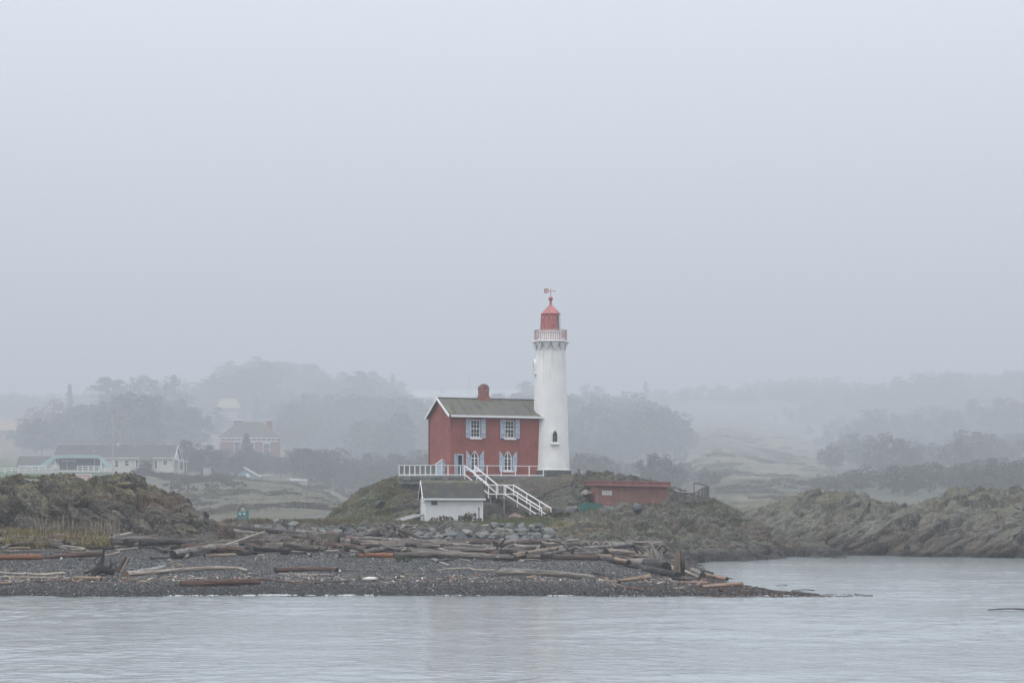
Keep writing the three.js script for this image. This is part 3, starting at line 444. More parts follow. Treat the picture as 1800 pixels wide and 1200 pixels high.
  // windows: pointed, in projecting white surrounds
  const win = (az, y, w, hh, sill) => {
    const r = 1.93 - (y - 2) * 0.0305, ring = archShape(w, hh, hh * 0.52), q = new THREE.Group();
    ring.holes.push(moved(archShape(w - 0.3, hh - 0.34, hh * 0.46), 0, 0.1)); const g = extrude(ring, 0.22), pg = extrude(archShape(w - 0.3, hh - 0.34, hh * 0.46), 0.03); pg.translate(0, 0.1, 0.04);
    const gl = [box(0.04, hh - 0.4, 0.03, 0, hh / 2 - 0.06, 0.085), box(w - 0.3, 0.04, 0.03, 0, hh * 0.42, 0.085)], sl = box(w + 0.16, 0.13, 0.34, 0, -0.06, 0.14);
    const place = (gg) => { gg.translate(0, y, r - 0.06); gg.rotateY(az); return gg; };
    const f = part(t, 'window', place(merge([g])), M.white); part(f, 'pane', place(merge([pg])), M.pane); part(f, 'glazing_bar', place(merge(gl)), M.metal); part(f, 'sill', place(merge([sl])), M.whitePaint);
  };
  win(Math.asin(0.21), 3.42, 0.82, 1.55); win(R(-84), 10.9, 0.8, 1.5);
  // floodlights on brackets round the gallery
  for (const a of [-92, -33, 35, 92]) { const A = R(a), x = Math.sin(A), z = Math.cos(A), f = part(t, 'floodlight', merge([box(0.26, 0.2, 0.16, x * 2.22, top + 0.02, z * 2.22, A), rod(V(x * 1.9, top - 0.1, z * 1.9), V(x * 2.2, top - 0.03, z * 2.2), 0.03)]), M.whitePaint); }
}

// terrace: retaining wall of fitted stones under a concrete deck
const cornerT = P(767, 0, 212.6).setY(deckY), leftT = P(701, 0, 213.6).setY(deckY), rightT = cornerT.clone().addScaledVector(uH, 12.2);
{
  const back = -16, pts = [leftT, cornerT, rightT, rightT.clone().addScaledVector(uH, 1.8).addScaledVector(nH, -3.6), rightT.clone().addScaledVector(uH, 0.6).addScaledVector(nH, -11), leftT.clone().add(V(2, 0, -13))];
  const t = thing('terrace', 'stone terrace with a grey retaining wall under the red house and tower', 'terrace', V(0, 0, 0));
  const s = poly(pts.map((p) => [p.x, p.z])), g = extrude(s, 0.16); g.rotateX(Math.PI / 2); g.translate(0, deckY, 0); part(t, 'deck', boxUV(clean(g)), M.concrete);
  const c = pts.reduce((a, p) => a.add(p), V(0, 0, 0)).multiplyScalar(1 / pts.length), in2 = pts.map((p) => [lerp(p.x, c.x, 0.03), lerp(p.z, c.z, 0.03)]), g2 = extrude(poly(in2), 1.8); g2.rotateX(Math.PI / 2); g2.translate(0, deckY - 0.163, 0); part(t, 'core_wall', boxUV(clean(g2)), M.stone);
  const variants = [0, 1, 2, 3].map((k) => { const gb = new THREE.BoxGeometry(1, 1, 1, 2, 2, 1), p = gb.attributes.position; for (let i = 0; i < p.count; i++) { const e = Math.abs(p.getX(i)) + Math.abs(p.getY(i)); p.setZ(i, p.getZ(i) * (e > 0.9 ? 0.7 : 1) + 0.15 * (hsh(i, k, 4) - 0.5)); p.setXY(i, p.getX(i) * (0.93 + 0.05 * hsh(i, k, 6)), p.getY(i) * (0.9 + 0.08 * hsh(i, k, 7))); } return flat(gb); });
  const tones = [[0.14, 0.14, 0.135], [0.19, 0.185, 0.175], [0.11, 0.112, 0.11]].map((q) => std(...q, 0.95, { bumpMap: again(roughT, 1, 1), bumpScale: 0.03 }));
  for (const [a, b] of [[leftT, cornerT], [cornerT, rightT]]) { const len = a.distanceTo(b), dir = b.clone().sub(a).normalize(), ang = Math.atan2(-dir.z, dir.x); for (let r = 0; r < 2; r++) for (let x = 0, k = 0; x < len - 0.2; k++) { const w = Math.min(len - x, 0.5 + 0.5 * hsh(k, r, 31)); const o = part(t, 'stone', variants[k % 4], tones[(k * 7 + r) % 3]); o.scale.set(w, 0.36, 0.3); o.position.copy(a).addScaledVector(dir, x + w / 2).setY(deckY - 0.35 - r * 0.37); o.rotation.y = ang; x += w; } }
}
// white railing round the terrace
{
  const t = thing('terrace_railing', 'white railing along the terrace edge before the red house', 'railing', V(0, 0, 0));
  const post = new THREE.BoxGeometry(0.11, 1.06, 0.11), off = nH.clone().multiplyScalar(-0.12);
  const rails = (a, b, posts, panel) => { const A = a.clone().add(off), B = b.clone().add(off), dir = B.clone().sub(A);
    part(t, 'top_rail', bar(A.clone().setY(deckY + 1.06), B.clone().setY(deckY + 1.06), 0.13, 0.07), M.whitePaint); part(t, 'bottom_rail', bar(A.clone().setY(deckY + 0.1), B.clone().setY(deckY + 0.1), 0.08, 0.1), M.whitePaint);
    posts.forEach((f) => { const o = part(t, 'post', post, M.whitePaint); o.position.copy(A).addScaledVector(dir, f).setY(deckY + 0.53); });
    if (panel) for (let i = 1; i < posts.length; i++) { const p0 = A.clone().addScaledVector(dir, posts[i - 1]).setY(deckY + 0.58), p1 = A.clone().addScaledVector(dir, posts[i]).setY(deckY + 0.58); part(t, 'infill_panel', bar(p0, p1, 0.03, 0.85), std(0.16, 0.165, 0.17, 0.8)); } };
  rails(leftT.clone().add(V(0.06, 0, 0)), cornerT, [0, 1, 2, 3, 4, 5, 6, 7].map((k) => k / 7), true);
  const s = (px) => { const tx = (px - 900) / F; return (tx * 212.6 - cornerT.x) / (Math.cos(TH) - tx * Math.sin(TH)); };
  const seg = (p0, p1, ps) => { const a = s(p0), b = s(p1); rails(cornerT.clone().addScaledVector(uH, a), cornerT.clone().addScaledVector(uH, b), ps.map((q) => (s(q) - a) / (b - a))); };
  seg(767, 817, [788, 810, 816.6]); seg(836, 956, [836.5, 857, 881.7, 906.6, 931, 956]);
}
// white stairs from the terrace down to the lawn
{
  const st = thing('staircase', 'white-railed outdoor staircase with a landing descending from the terrace', 'staircase', V(0, 0, 0));
  const A = R(-40), run = V(Math.cos(A), 0, -Math.sin(A)), wid = V(Math.sin(R(40)), 0, -Math.cos(R(40))), W = 1.45;   // towards the right and the viewer; across, away
  const p0 = P(817, 0, 212.3).setY(deckY), L1 = 3.2, LL = 2.05, L2 = 4.85, y1 = 6.3, y2 = 3.95;
  const at = (s, y, w) => p0.clone().addScaledVector(run, s).addScaledVector(wid, w).setY(y);
  const yAt = (s) => s < L1 ? lerp(deckY, y1, s / L1) : s < L1 + LL ? y1 : lerp(y1, y2, (s - L1 - LL) / L2);
  const treadG = new THREE.BoxGeometry(0.3, 0.05, W), ang = A;
  const flight = (s0, s1, ya, yb, n) => { for (let k = 0; k < n; k++) { const o = part(st, 'tread', treadG, M.wood); o.position.copy(at(lerp(s0, s1, (k + 0.5) / n), lerp(ya, yb, (k + 0.7) / n), W / 2)); o.rotation.y = A; }
    for (const w of [0, W]) part(st, 'stringer', bar(at(s0, ya - 0.12, w), at(s1, yb - 0.12, w), 0.07, 0.28), M.wood); };
  flight(0, L1, deckY, y1, 12); flight(L1 + LL, L1 + LL + L2, y1, y2, 14);
  for (let k = 0; k < 7; k++) { const o = part(st, 'landing_board', new THREE.BoxGeometry(LL / 7 - 0.02, 0.06, W), M.wood); o.position.copy(at(L1 + LL * (k + 0.5) / 7, y1 - 0.03, W / 2)); o.rotation.y = A; }
  const posts = [0.02, L1 * 0.5, L1 - 0.02, L1 + LL * 0.5, L1 + LL, L1 + LL + L2 * 0.36, L1 + LL + L2 * 0.7, L1 + LL + L2];
  for (const w of [0.0, W]) {
    for (const s of posts) { const last = s > L1 + LL + L2 - 0.1; part(st, 'post', bar(at(s, yAt(s) - (last ? 0.0 : 0.35), w), at(s, yAt(s) + 1.0, w), 0.1), M.whitePaint); }
    for (const [a, b] of [[0, L1], [L1, L1 + LL], [L1 + LL, L1 + LL + L2]]) { part(st, 'handrail', bar(at(a, yAt(a + 1e-6) + 1.0, w), at(b, yAt(b - 1e-6) + 1.0, w), 0.11, 0.09), M.whitePaint); part(st, 'lower_rail', bar(at(a, yAt(a + 1e-6) + 0.1, w), at(b, yAt(b - 1e-6) + 0.1, w), 0.07, 0.09), M.whitePaint); }
  }
  for (const s of [L1 + 0.15, L1 + LL - 0.1]) for (const w of [0.1, W - 0.1]) { const q = at(s, 0, w), gy = islH(q.x, -q.z); part(st, 'support_post', bar(q.clone().setY(gy - 0.3), q.clone().setY(y1 - 0.1), 0.14), M.concrete); }
}

// the white boathouse
{
  const al = R(8), pos = P(746, 0, 202.5); pos.y = 3.52;
  const b = thing('boathouse', 'white board-clad shed with dark mossy gable roof below the terrace', 'shed', pos, al);
  const L = 5.72, W = 4.0, EH = 2.42, RH = 4.1, n = 14;
  for (let k = 0; k < n; k++) { const w = L / n; part(b, 'board', bx(w - 0.018, EH + 0.1, 0.035 + 0.012 * hsh(k, 3, 3), (k + 0.5) * w, EH / 2 - 0.05, 0.01), M.white); }
  part(b, 'wall', bx(L, EH, 0.1, L / 2, EH / 2, -0.07), M.white); part(b, 'wall', bx(L, EH, 0.1, L / 2, EH / 2, -W), M.white);
  for (const x of [0, L - 0.1]) { const s = poly([[0.12, 0], [W - 0.06, 0], [W - 0.06, EH], [W / 2, RH - 0.1], [0.12, EH]]), g = extrude(s, 0.1); g.rotateY(Math.PI / 2); g.translate(x, 0, 0); part(b, 'wall', boxUV(clean(g)), M.white); }
  // gable lattice and bolts
  for (let r = 0; r < 5; r++) for (let k = 0; k < 5 - r; k++) { const z = -W / 2 + (k - (4 - r) / 2) * 0.55, y = EH + 0.25 + r * 0.33; part(b, 'gable_vent', bx(0.05, 0.16, 0.18, -0.02, y, z), M.dark); }
  for (const [z, y] of [[-0.3, 0.45], [-3.6, 0.45], [-0.3, 2.0], [-3.6, 2.0]]) part(b, 'bolt_plate', bx(0.06, 0.14, 0.2, -0.02, y, z), M.ironwork);
  const mossC = (x, t) => { const q = fbm(x * 1.2, t * 3, 12, 4); let c = mixc([0.05, 0.05, 0.048], [0.075, 0.08, 0.045], sst(-0.1, 0.3, q)); return mixc(c, [0.15, 0.145, 0.10], sst(0.16, 0.05, t + 0.3 * q) * 0.8); };
  const roof = (s) => { const n = 46, m = 16, pos = [], col = [], uv = [], idx = [], run = W / 2 + 0.3;
    for (let lay = 0; lay < 2; lay++) for (let j = 0; j <= m; j++) for (let i = 0; i <= n; i++) { const x = -0.18 + (L + 0.42) * i / n, t = j / m; pos.push(x, lerp(RH + 0.08, EH - 0.04, t) - lay * 0.08 + (lay ? 0 : 0.05 * no(x * 3, t * 6, 2) * (t < 0.15 ? 1.4 : 0.5)), -W / 2 + s * t * run); col.push(...mossC(x, t)); uv.push(x, t * 2.8); }
    const S = (n + 1) * (m + 1); for (let lay = 0; lay < 2; lay++) for (let j = 0; j < m; j++) for (let i = 0; i < n; i++) { const q = lay * S + j * (n + 1) + i, t = [q, q + 1, q + n + 2, q, q + n + 2, q + n + 1]; idx.push(...((s > 0) === (lay === 1) ? t : [t[2], t[1], t[0], t[5], t[4], t[3]])); }
    for (let i = 0; i < n; i++) { const q = m * (n + 1) + i; idx.push(q, q + 1, q + S + 1, q, q + S + 1, q + S); } for (let j = 0; j < m; j++) for (const i of [0, n]) { const q = j * (n + 1) + i; idx.push(q, q + n + 1, q + n + 1 + S, q, q + n + 1 + S, q + S); }
    const g = new THREE.BufferGeometry(); g.setAttribute('position', new THREE.Float32BufferAttribute(pos, 3)); g.setAttribute('color', new THREE.Float32BufferAttribute(col, 3)); g.setAttribute('uv', new THREE.Float32BufferAttribute(uv, 2)); g.setIndex(idx); g.computeVertexNormals(); return g; };
  const rm = new THREE.MeshStandardMaterial({ vertexColors: true, roughness: 0.95, bumpMap: again(shingleB, 0.4, 0.4), bumpScale: 0.05 });
  part(b, 'roof', roof(1), rm); part(b, 'roof', roof(-1), rm);
  part(b, 'fascia', bx(L + 0.44, 0.16, 0.05, L / 2 + 0.04, EH - 0.12, 0.34), M.whitePaint);
  for (const s of [1, -1]) part(b, 'bargeboard', bar(V(-0.21, RH - 0.02, -W / 2), V(-0.21, EH - 0.12, -W / 2 + s * (W / 2 + 0.32)), 0.05, 0.16), M.whitePaint);
  const w = part(b, 'window', merge([box(0.62, 0.05, 0.05, 0.95, 2.12, 0.05), box(0.62, 0.05, 0.05, 0.95, 1.76, 0.05), box(0.05, 0.31, 0.05, 0.665, 1.94, 0.05), box(0.05, 0.31, 0.05, 1.235, 1.94, 0.05)]), M.metal); part(w, 'pane', bx(0.52, 0.31, 0.02, 0.95, 1.94, 0.05), M.pane);
  part(b, 'corner_board', bx(0.12, EH, 0.06, 0.06, EH / 2, 0.05), M.whitePaint); part(b, 'corner_board', bx(0.12, EH, 0.06, L - 0.06, EH / 2, 0.05), M.whitePaint);
  const base = P(841.8, 0, 201.4); base.y = islH(base.x, 201.4) - 0.2;
  const pp = thing('standpipe', 'dark upright pipe with a cap standing before the right end of the white shed', 'pipe', base); part(pp, 'pipe', rod(V(0, 0, 0), V(0, 1.4, 0), 0.055), M.ironwork); part(pp, 'cap', rod(V(0, 1.4, 0), V(0, 1.62, 0), 0.09, 0.08), M.ironwork);
}
// sloping concrete slipway beside the shed
{
  const a = P(737, 904.5, 203.5), b = P(688, 919, 200.5); const g = bar(b, a, 1.6, 0.12); solo('slipway', 'pale concrete slip sloping down from the left side of the white shed', 'slipway', boxUV(clean(g)), M.concrete);
}
// flat-roofed red building among the rocks at the right
{
  const pos = P(1049, 887, 213.6); const b = thing('red_blockhouse', 'low flat-roofed red brick building among the rocks right of the tower', 'building', pos, R(16)); b.rotation.z = R(-0.9);
  const L = 7.75, H = 1.95, D = 5;
  part(b, 'wall', bx(L, H + 0.6, 0.25, L / 2, H / 2 - 0.3, -0.125), M.dullBrick); part(b, 'wall', bx(0.25, H + 0.6, D - 0.26, 0.125, H / 2 - 0.3, -D / 2 - 0.13), M.dullBrick); part(b, 'wall', bx(0.25, H + 0.6, D - 0.26, L - 0.125, H / 2 - 0.3, -D / 2 - 0.13), M.dullBrick); part(b, 'wall', bx(L, H + 0.6, 0.25, L / 2, H / 2 - 0.3, -D - 0.12), M.dullBrick);
  part(b, 'roof', bx(L + 0.3, 0.42, D + 0.7, L / 2, H + 0.215, -D / 2), M.redTrim); part(b, 'roof_edge', bx(L + 0.42, 0.12, D + 0.82, L / 2, H + 0.487, -D / 2), M.redTrim);
  const pf = part(b, 'recessed_panel', merge([box(5.1, 0.1, 0.06, 5.0, 1.72, 0.03), box(0.1, 1.6, 0.06, 2.4, 0.87, 0.03), box(0.12, 1.7, 0.06, L - 0.15, 0.87, 0.03)]), M.redTrim);
  const g = part(b, 'vent_grille', merge([box(1.06, 0.05, 0.05, 1.08, 1.42, 0.025), box(1.06, 0.05, 0.05, 1.08, 1.05, 0.025), box(0.05, 0.32, 0.05, 0.575, 1.235, 0.025), box(0.05, 0.32, 0.05, 1.585, 1.235, 0.025)]), M.whitePaint);
  for (let k = 0; k < 5; k++) part(g, 'slat', bx(0.95, 0.035, 0.04, 1.08, 1.1 + k * 0.066, 0.03, 0, 0, 0.5), M.white);
  const dr = part(b, 'door', bx(0.8, 1.0, 0.05, 1.1, 0.5, 0.03), M.redTrim); part(dr, 'handle', bx(0.05, 0.12, 0.05, 1.38, 0.5, 0.07), M.ironwork);
  part(b, 'vent_pipe', rod(V(6.9, H + 0.5, -3), V(6.9, H + 1.0, -3), 0.08), M.ironwork);
}
// teal hoarding half hidden by the rock
{
  const pos = P(1019, 905, 207.6); const b = thing('teal_hoarding', 'teal boarded panel standing in the rocks before the low red building', 'hoarding', pos, R(10));
  for (let k = 0; k < 5; k++) part(b, 'board', bx(0.43, 1.15, 0.04, 0.23 + k * 0.45, 0.62, 0), M.teal); part(b, 'rail', bx(2.25, 0.08, 0.06, 1.13, 1.0, -0.05), M.teal); for (const x of [0.05, 2.2]) part(b, 'post', bx(0.08, 1.4, 0.08, x, 0.5, -0.06), M.teal);
}
{ const q = P(1017.5, 0, 219); q.y = islH(q.x, 219) - 0.1; const b = thing('bollard', 'short dark post standing on the rock right of the tower base', 'post', q); part(b, 'shaft', rod(V(0, 0, 0), V(0, 1.0, 0), 0.13, 0.12, 12), M.ironwork); part(b, 'cap', rod(V(0, 1.0, 0), V(0, 1.08, 0), 0.15, 0.1, 12), M.ironwork); }
// curved black fence on the rocks
{
  const f = thing('black_fence', 'black curving wire fence on the rocks right of the low red building', 'fence', V(0, 0, 0));
  const base = [P(1185, 878, 217), P(1203, 881, 216.3), P(1219, 882.5, 216), P(1232, 879, 217.3), P(1242, 875, 219.5), P(1246, 873, 222)];
  const tops = [P(1185, 864, 217), P(1203, 866, 216.3), P(1219, 866.5, 216), P(1232, 859, 217.3), P(1242, 855, 219.5), P(1246, 854, 222)];
  const bc = new THREE.CatmullRomCurve3(base), tc = new THREE.CatmullRomCurve3(tops);
  part(f, 'top_rail', new THREE.TubeGeometry(tc, 30, 0.075, 6), M.ironwork); part(f, 'bottom_rail', new THREE.TubeGeometry(bc, 30, 0.04, 6), M.ironwork);
  for (let k = 0; k <= 8; k++) part(f, 'post', rod(bc.getPointAt(k / 8).add(V(0, -0.5, 0)), tc.getPointAt(k / 8), 0.06), M.ironwork);
  const wires = []; for (let k = 0; k < 34; k++) wires.push(rod(bc.getPointAt(k / 34), tc.getPointAt(k / 34), 0.02, 0.02, 4)); for (let k = 1; k < 3; k++) wires.push(new THREE.TubeGeometry(new THREE.CatmullRomCurve3([0, 0.25, 0.5, 0.75, 1].map((t) => bc.getPointAt(t).lerp(tc.getPointAt(t), k / 3))), 20, 0.018, 4)); const wm = part(f, 'wire_mesh', merge(wires), M.ironwork);
  part(f, 'tall_post', rod(P(1220, 884, 216), P(1220.5, 849, 216), 0.055), M.ironwork);
  const upper = new THREE.CatmullRomCurve3([P(1220.5, 849, 216), P(1229, 849.5, 217), P(1240, 853, 219), P(1246, 857, 222)]); part(f, 'upper_rail', new THREE.TubeGeometry(upper, 16, 0.07, 6), M.ironwork);
  part(f, 'handrail', rod(P(1184, 863, 217), P(1222, 868, 216), 0.08), M.ironwork);
}

// ---------- boulders of the riprap bank ----------
{
  const mats = [[0.17, 0.178, 0.18], [0.24, 0.24, 0.228], [0.10, 0.112, 0.12], [0.30, 0.29, 0.25]].map((c) => std(...c, 0.92, { map: again(mottleT, 0.9, 0.9), bumpMap: again(roughT, 1.2, 1.2), bumpScale: 0.04 }));
  const variants = []; for (let k = 0; k < 7; k++) { const pts = []; for (let i = 0; i < 15; i++) { const v = V(rr(-1, 1), rr(-1, 1), rr(-1, 1)); v.normalize().multiplyScalar(rr(0.42, 0.56)); v.y *= 0.78; pts.push(v); } variants.push(boxUV(clean(new ConvexGeometry(pts)))); }
  const names = ['mid grey', 'light grey', 'dark blue-grey', 'pale buff'];
  const land = [[470, 'near the teal stand'], [560, 'left of the middle tangle'], [640, 'left of the root wads'], [735, 'behind the root wads'], [790, 'below the left half of the shed'], [850, 'below the right half of the shed'], [905, 'right of the shed'], [999, 'at the right end of the bank']], course = ['top row', 'upper row', 'lower row', 'bottom row'];
  const place = (px, py, d, s, m, row = 3) => { const q = P(px, py, d); const o = solo('boulder', (s > 1.2 ? 'large ' : s < 0.85 ? 'small ' : '') + names[m] + ' boulder ' + zone(land, px) + ', ' + course[row], 'boulder', variants[Math.floor(rnd() * 7)], mats[m], q, 'boulders in the riprap bank'); o.scale.set(s * rr(0.9, 1.3), s * rr(0.75, 1), s); o.rotation.set(rr(-0.4, 0.4), rr(0, 6), rr(-0.4, 0.4)); };
  for (const [row, d, y0, s0] of [[0, 193.5, 926, 0.85], [1, 190.5, 933, 1.05], [2, 188, 940, 1.1], [3, 186, 947, 1.0]])
    for (let px = 395 + row * 5; px < 955; ) { const s = s0 * rr(0.6, 1.45), w = s / d * F; if (!(px < 470 && row === 0 && rnd() < 0.5)) place(px + w / 2, y0 - (px < 560 ? 1.5 : 0) + rr(-3, 3), d + rr(-0.6, 0.6), s, [0, 0, 0, 1, 1, 2, 2, 3][Math.floor(rnd() * 8)], row); px += w * rr(0.8, 1.02); }
  // single rocks on the slope under the terrace
  const tan = std(0.34, 0.25, 0.17, 0.92, { map: again(mottleT, 0.9, 0.9), bumpMap: again(roughT, 1.2, 1.2), bumpScale: 0.04 }), rosy = std(0.26, 0.17, 0.15, 0.92, { map: again(mottleT, 0.9, 0.9), bumpMap: again(roughT, 1.2, 1.2), bumpScale: 0.04 });
  for (const [px, d, s, m, l] of [[959, 211, 1.3, tan, 'orange-tan upright rock on the slope below the tower'], [1004, 209.5, 1.5, mats[0], 'big grey rock on the slope left of the red building'], [984, 210.5, 1.1, mats[2], 'dark rock between the tan rock and the big grey one'], [908, 205.5, 1.5, rosy, 'reddish rock under the lower stair flight'], [930, 208.5, 1.0, mats[2], 'dark rock on the slope above the stairs'], [1031, 214.5, 1.2, mats[3], 'pale rock above the left end of the red building'], [885, 211, 0.9, mats[0], 'grey rock under the stair landing'], [945, 206, 0.8, mats[1], 'light rock beside the foot of the stairs'], [1068, 206.5, 1.2, mats[0], 'grey rock before the red building door'], [1120, 207, 1.4, mats[2], 'dark rock before the middle of the red building'], [668, 209, 1.3, mats[2], 'dark rock on the knoll left of the white shed'], [640, 212, 1.1, mats[0], 'grey rock near the left edge of the knoll'], [860, 213, 0.9, mats[1], 'light rock at the terrace wall above the stairs']]) { const x = (px - 900) / F * d, o = solo('boulder', l, 'rock', variants[Math.floor(rnd() * 7)], m, V(x, islH(x, d) + s * 0.12, -d)); o.scale.set(s * 1.2, s * 0.95, s); o.rotation.set(rr(-0.3, 0.3), rr(0, 6), rr(-0.3, 0.3)); }
  for (const [px, py, d, s] of [[484, 917, 194, 1.0], [516, 920, 193, 1.2], [700, 951, 183, 0.8], [940, 946, 186, 0.9], [965, 941, 188, 0.6], [845, 945, 184, 1.4]]) place(px, py, d, s, 1);
}

// ---------- driftwood ----------
const woodMat = new THREE.MeshStandardMaterial({ vertexColors: true, roughness: 0.9, map: again(streakT, 0.5, 0.5), bumpMap: again(streakB, 0.5, 0.5), bumpScale: 0.03 });
const TONE = { grey: [0.25, 0.228, 0.205], pale: [0.40, 0.355, 0.30], cream: [0.58, 0.51, 0.40], tan: [0.31, 0.225, 0.155], brown: [0.135, 0.105, 0.087], red: [0.17, 0.085, 0.06], orange: [0.30, 0.115, 0.05], dark: [0.042, 0.038, 0.036], greybrown: [0.18, 0.152, 0.13], white: [0.55, 0.54, 0.52], pink: [0.38, 0.25, 0.19], black: [0.025, 0.024, 0.024] };
function logGeo(pts, r0, r1, tone, o = {}) {   // a bent, tapering, uneven trunk through pts, with broken ends
  const curve = new THREE.CatmullRomCurve3(pts), len = curve.getLength(), n = Math.max(6, Math.min(40, Math.round(len / 0.3))), m = 14, fr = curve.computeFrenetFrames(n, false), pos = [], col = [], uv = [], idx = [], s0 = rnd() * 90, ox = rr(-9, 9);
  const gain = (t) => TONE[t].map((v) => v * (TONE[t][0] > 0.2 ? 1.12 : 0.74)), base = gain(tone), side = gain(o.side ?? tone), shade = (i, a, q) => { const k = fbm(i * 0.9 + s0, a * 2.2, s0, 4), st = no(i * 0.25 + s0, a * 5.5, s0 + 3), l = fbm(i * 0.5 + s0, a * 0.6, 7, 3); let c = mixc(base, side, sst(0.0, 0.25, l)); c = mixc(c, c.map((v) => v * 0.5), sst(0.02, 0.4, st)); c = mixc(c, mixc(c, [0.33, 0.30, 0.27], 0.55), sst(0.08, 0.4, k)); return c.map((v) => v * (1 + 0.5 * k)); };
  const steep = Math.abs(pts.at(-1).y - pts[0].y) > 0.8 * pts.at(-1).distanceTo(pts[0]), up = steep ? V(0, 0, 1) : V(0, 1, 0);
  for (let i = 0; i <= n; i++) {
    const t = i / n, p = curve.getPointAt(t), T = curve.getTangentAt(t), B = V().crossVectors(T, up).normalize(), U = V().crossVectors(B, T);
    let r = lerp(r0, r1, o.ease ? t ** o.ease : t); if (o.butt) r *= 1 + o.butt * Math.exp(-t * len / (r0 * 3)); if (o.tip) r *= Math.sqrt(clamp((1 - t) * len / (r1 * o.tip), 0.06, 1)); if (o.tip0) r *= Math.sqrt(clamp(t * len / (r0 * o.tip0), 0.06, 1)); if (o.ribs) r *= 1 + 0.06 * Math.cos(t * len * Math.PI * 2 / 0.28);
    for (let k = 0; k <= m; k++) { const a = k / m * Math.PI * 2, ca = Math.cos(a), sa = Math.sin(a), bump = 1 + (o.rough ?? 0.13) * (fbm(t * len * 0.8 + s0, ca * 1.3, sa * 1.3, 3) * 2.2 + no(t * len * 0.35 + s0, ca * 3.5, sa * 3.5) * 0.8), R_ = r * bump; const q = p.clone().addScaledVector(B, ca * R_ * (o.wide ?? 1)).addScaledVector(U, sa * R_ * (o.flat ?? 1)); pos.push(q.x, q.y, q.z); col.push(...shade(t * len, a, 0)); uv.push(t * len + ox, a * 0.16); }
  }
  for (let i = 0; i < n; i++) for (let k = 0; k < m; k++) { const q = i * (m + 1) + k; idx.push(q, q + m + 1, q + 1, q + 1, q + m + 1, q + m + 2); }
  const endC = (tt, T) => { const c = TONE[T].map((v) => v * 0.8), st = pos.length / 3, ring = tt ? n * (m + 1) : 0, p = curve.getPointAt(tt), tg = curve.getTangentAt(tt).multiplyScalar((tt ? 1 : -1) * (o.cut ?? 0.12) * (tt ? r1 : r0)); for (let k = 0; k <= m; k++) { const q = (ring + k) * 3; pos.push(pos[q], pos[q + 1], pos[q + 2]); const w = 0.8 + 0.5 * hsh(k, n, 3); col.push(...c.map((v) => v * w)); uv.push(k, 0); } pos.push(p.x + tg.x, p.y + tg.y, p.z + tg.z); col.push(...c); uv.push(0.5, 0.5); for (let k = 0; k < m; k++) { const a = st + k, b = st + k + 1, e = st + m + 1; tt ? idx.push(a, e, b) : idx.push(a, b, e); } };
  endC(0, o.end0 ?? (o.end ?? 'dark')); endC(1, o.end1 ?? (o.end ?? 'dark'));
  const g = new THREE.BufferGeometry(); g.setAttribute('position', new THREE.Float32BufferAttribute(pos, 3)); g.setAttribute('color', new THREE.Float32BufferAttribute(col, 3)); g.setAttribute('uv', new THREE.Float32BufferAttribute(uv, 2)); g.setIndex(idx); g.computeVertexNormals(); return g;
}
// pixels (along the middle of the log), thickness in pixels at both ends -> a log lying on the beach; lift raises it onto others
function spots(px, w, lift = 0, dd = 0) { return px.map(([x, y], i) => { const t = i / (px.length - 1), d = hit(x, y + lerp(w[0], w[1], t) * 0.5 * 0.8 + lift, beachH, 106, 184) + dd; return P(x, y, d); }); }
const toLocal = (pts) => { const c = pts[0].clone().add(pts.at(-1)).multiplyScalar(0.5); c.y = Math.min(...pts.map((p) => p.y)); return [c, pts.map((p) => p.clone().sub(c))]; };
function log(label, px, w, tone, o = {}) {
  const W = Array.isArray(w) ? w : [w, w]; let pts = spots(px, W, o.lift, o.dd); if (o.d) { const D = Array.isArray(o.d) ? o.d : [o.d, o.d]; pts = px.map(([x, y], i) => P(x, y, lerp(D[0], D[1], i / (px.length - 1)))); }
  if (pts.length === 2 && !o.straight) { const mid = pts[0].clone().lerp(pts[1], 0.45); mid.y += rr(-0.04, 0.03); mid.z += rr(-0.12, 0.12); pts = [pts[0], mid, pts[1]]; }
  const k0 = -pts[0].z / F / 2, k1 = -pts.at(-1).z / F / 2, [c, loc] = toLocal(pts), cat = o.cat ?? 'log';
  const kind = cat === 'log' ? 'driftwood_log' : cat === 'stick' ? 'driftwood_stick' : 'driftwood_' + cat;
  return solo(kind, label, cat, logGeo(loc, W[0] * k0, W[1] * k1, tone, o), woodMat, c, 'driftwood along the gravel spit');
}
const plank = (label, px, w, tone, o = {}) => log(label, px, w, tone, { cat: 'plank', flat: 0.6, wide: 2.2, rough: 0.1, end: tone, ...o });
const stick = (label, px, w, tone, o = {}) => log(label, px, w, tone, { cat: 'stick', rough: 0.2, end: tone, ...o });
// left end of the spit
log('long dark brown log lying behind the orange log at the left', [[-14, 971], [60, 971], [145, 973]], 9, 'brown', { dd: 1.2 });
log('red-brown log with thin left tip touching the orange log', [[79, 980], [130, 976], [181, 972]], [6, 14], 'red', { side: 'brown', end1: 'brown' });
log('smooth orange-brown log at the left edge of the beach', [[-14, 980], [40, 979.5], [76, 979.5]], 11, 'orange', { rough: 0.05, tip: 1, end: 'orange' });
log('rotted brown log behind dune grass at the left edge', [[8, 949], [60, 951], [112, 955]], [12, 14], 'brown', { side: 'greybrown', rough: 0.25 });
log('dark-ended brown log in front of the rotted brown one', [[24, 957], [70, 958], [113, 960]], [9, 12], 'brown', { end1: 'black' });
log('weathered grey-brown trunk rising from the drift line to its roots', [[92, 956], [140, 953], [176, 948], [205, 930]], [11, 14], 'greybrown', { rough: 0.25 });
log('broad grey trunk lying at the foot of the rocky outcrop', [[200, 928], [230, 927], [264, 939]], [10, 19], 'greybrown', { side: 'grey', rough: 0.28 });
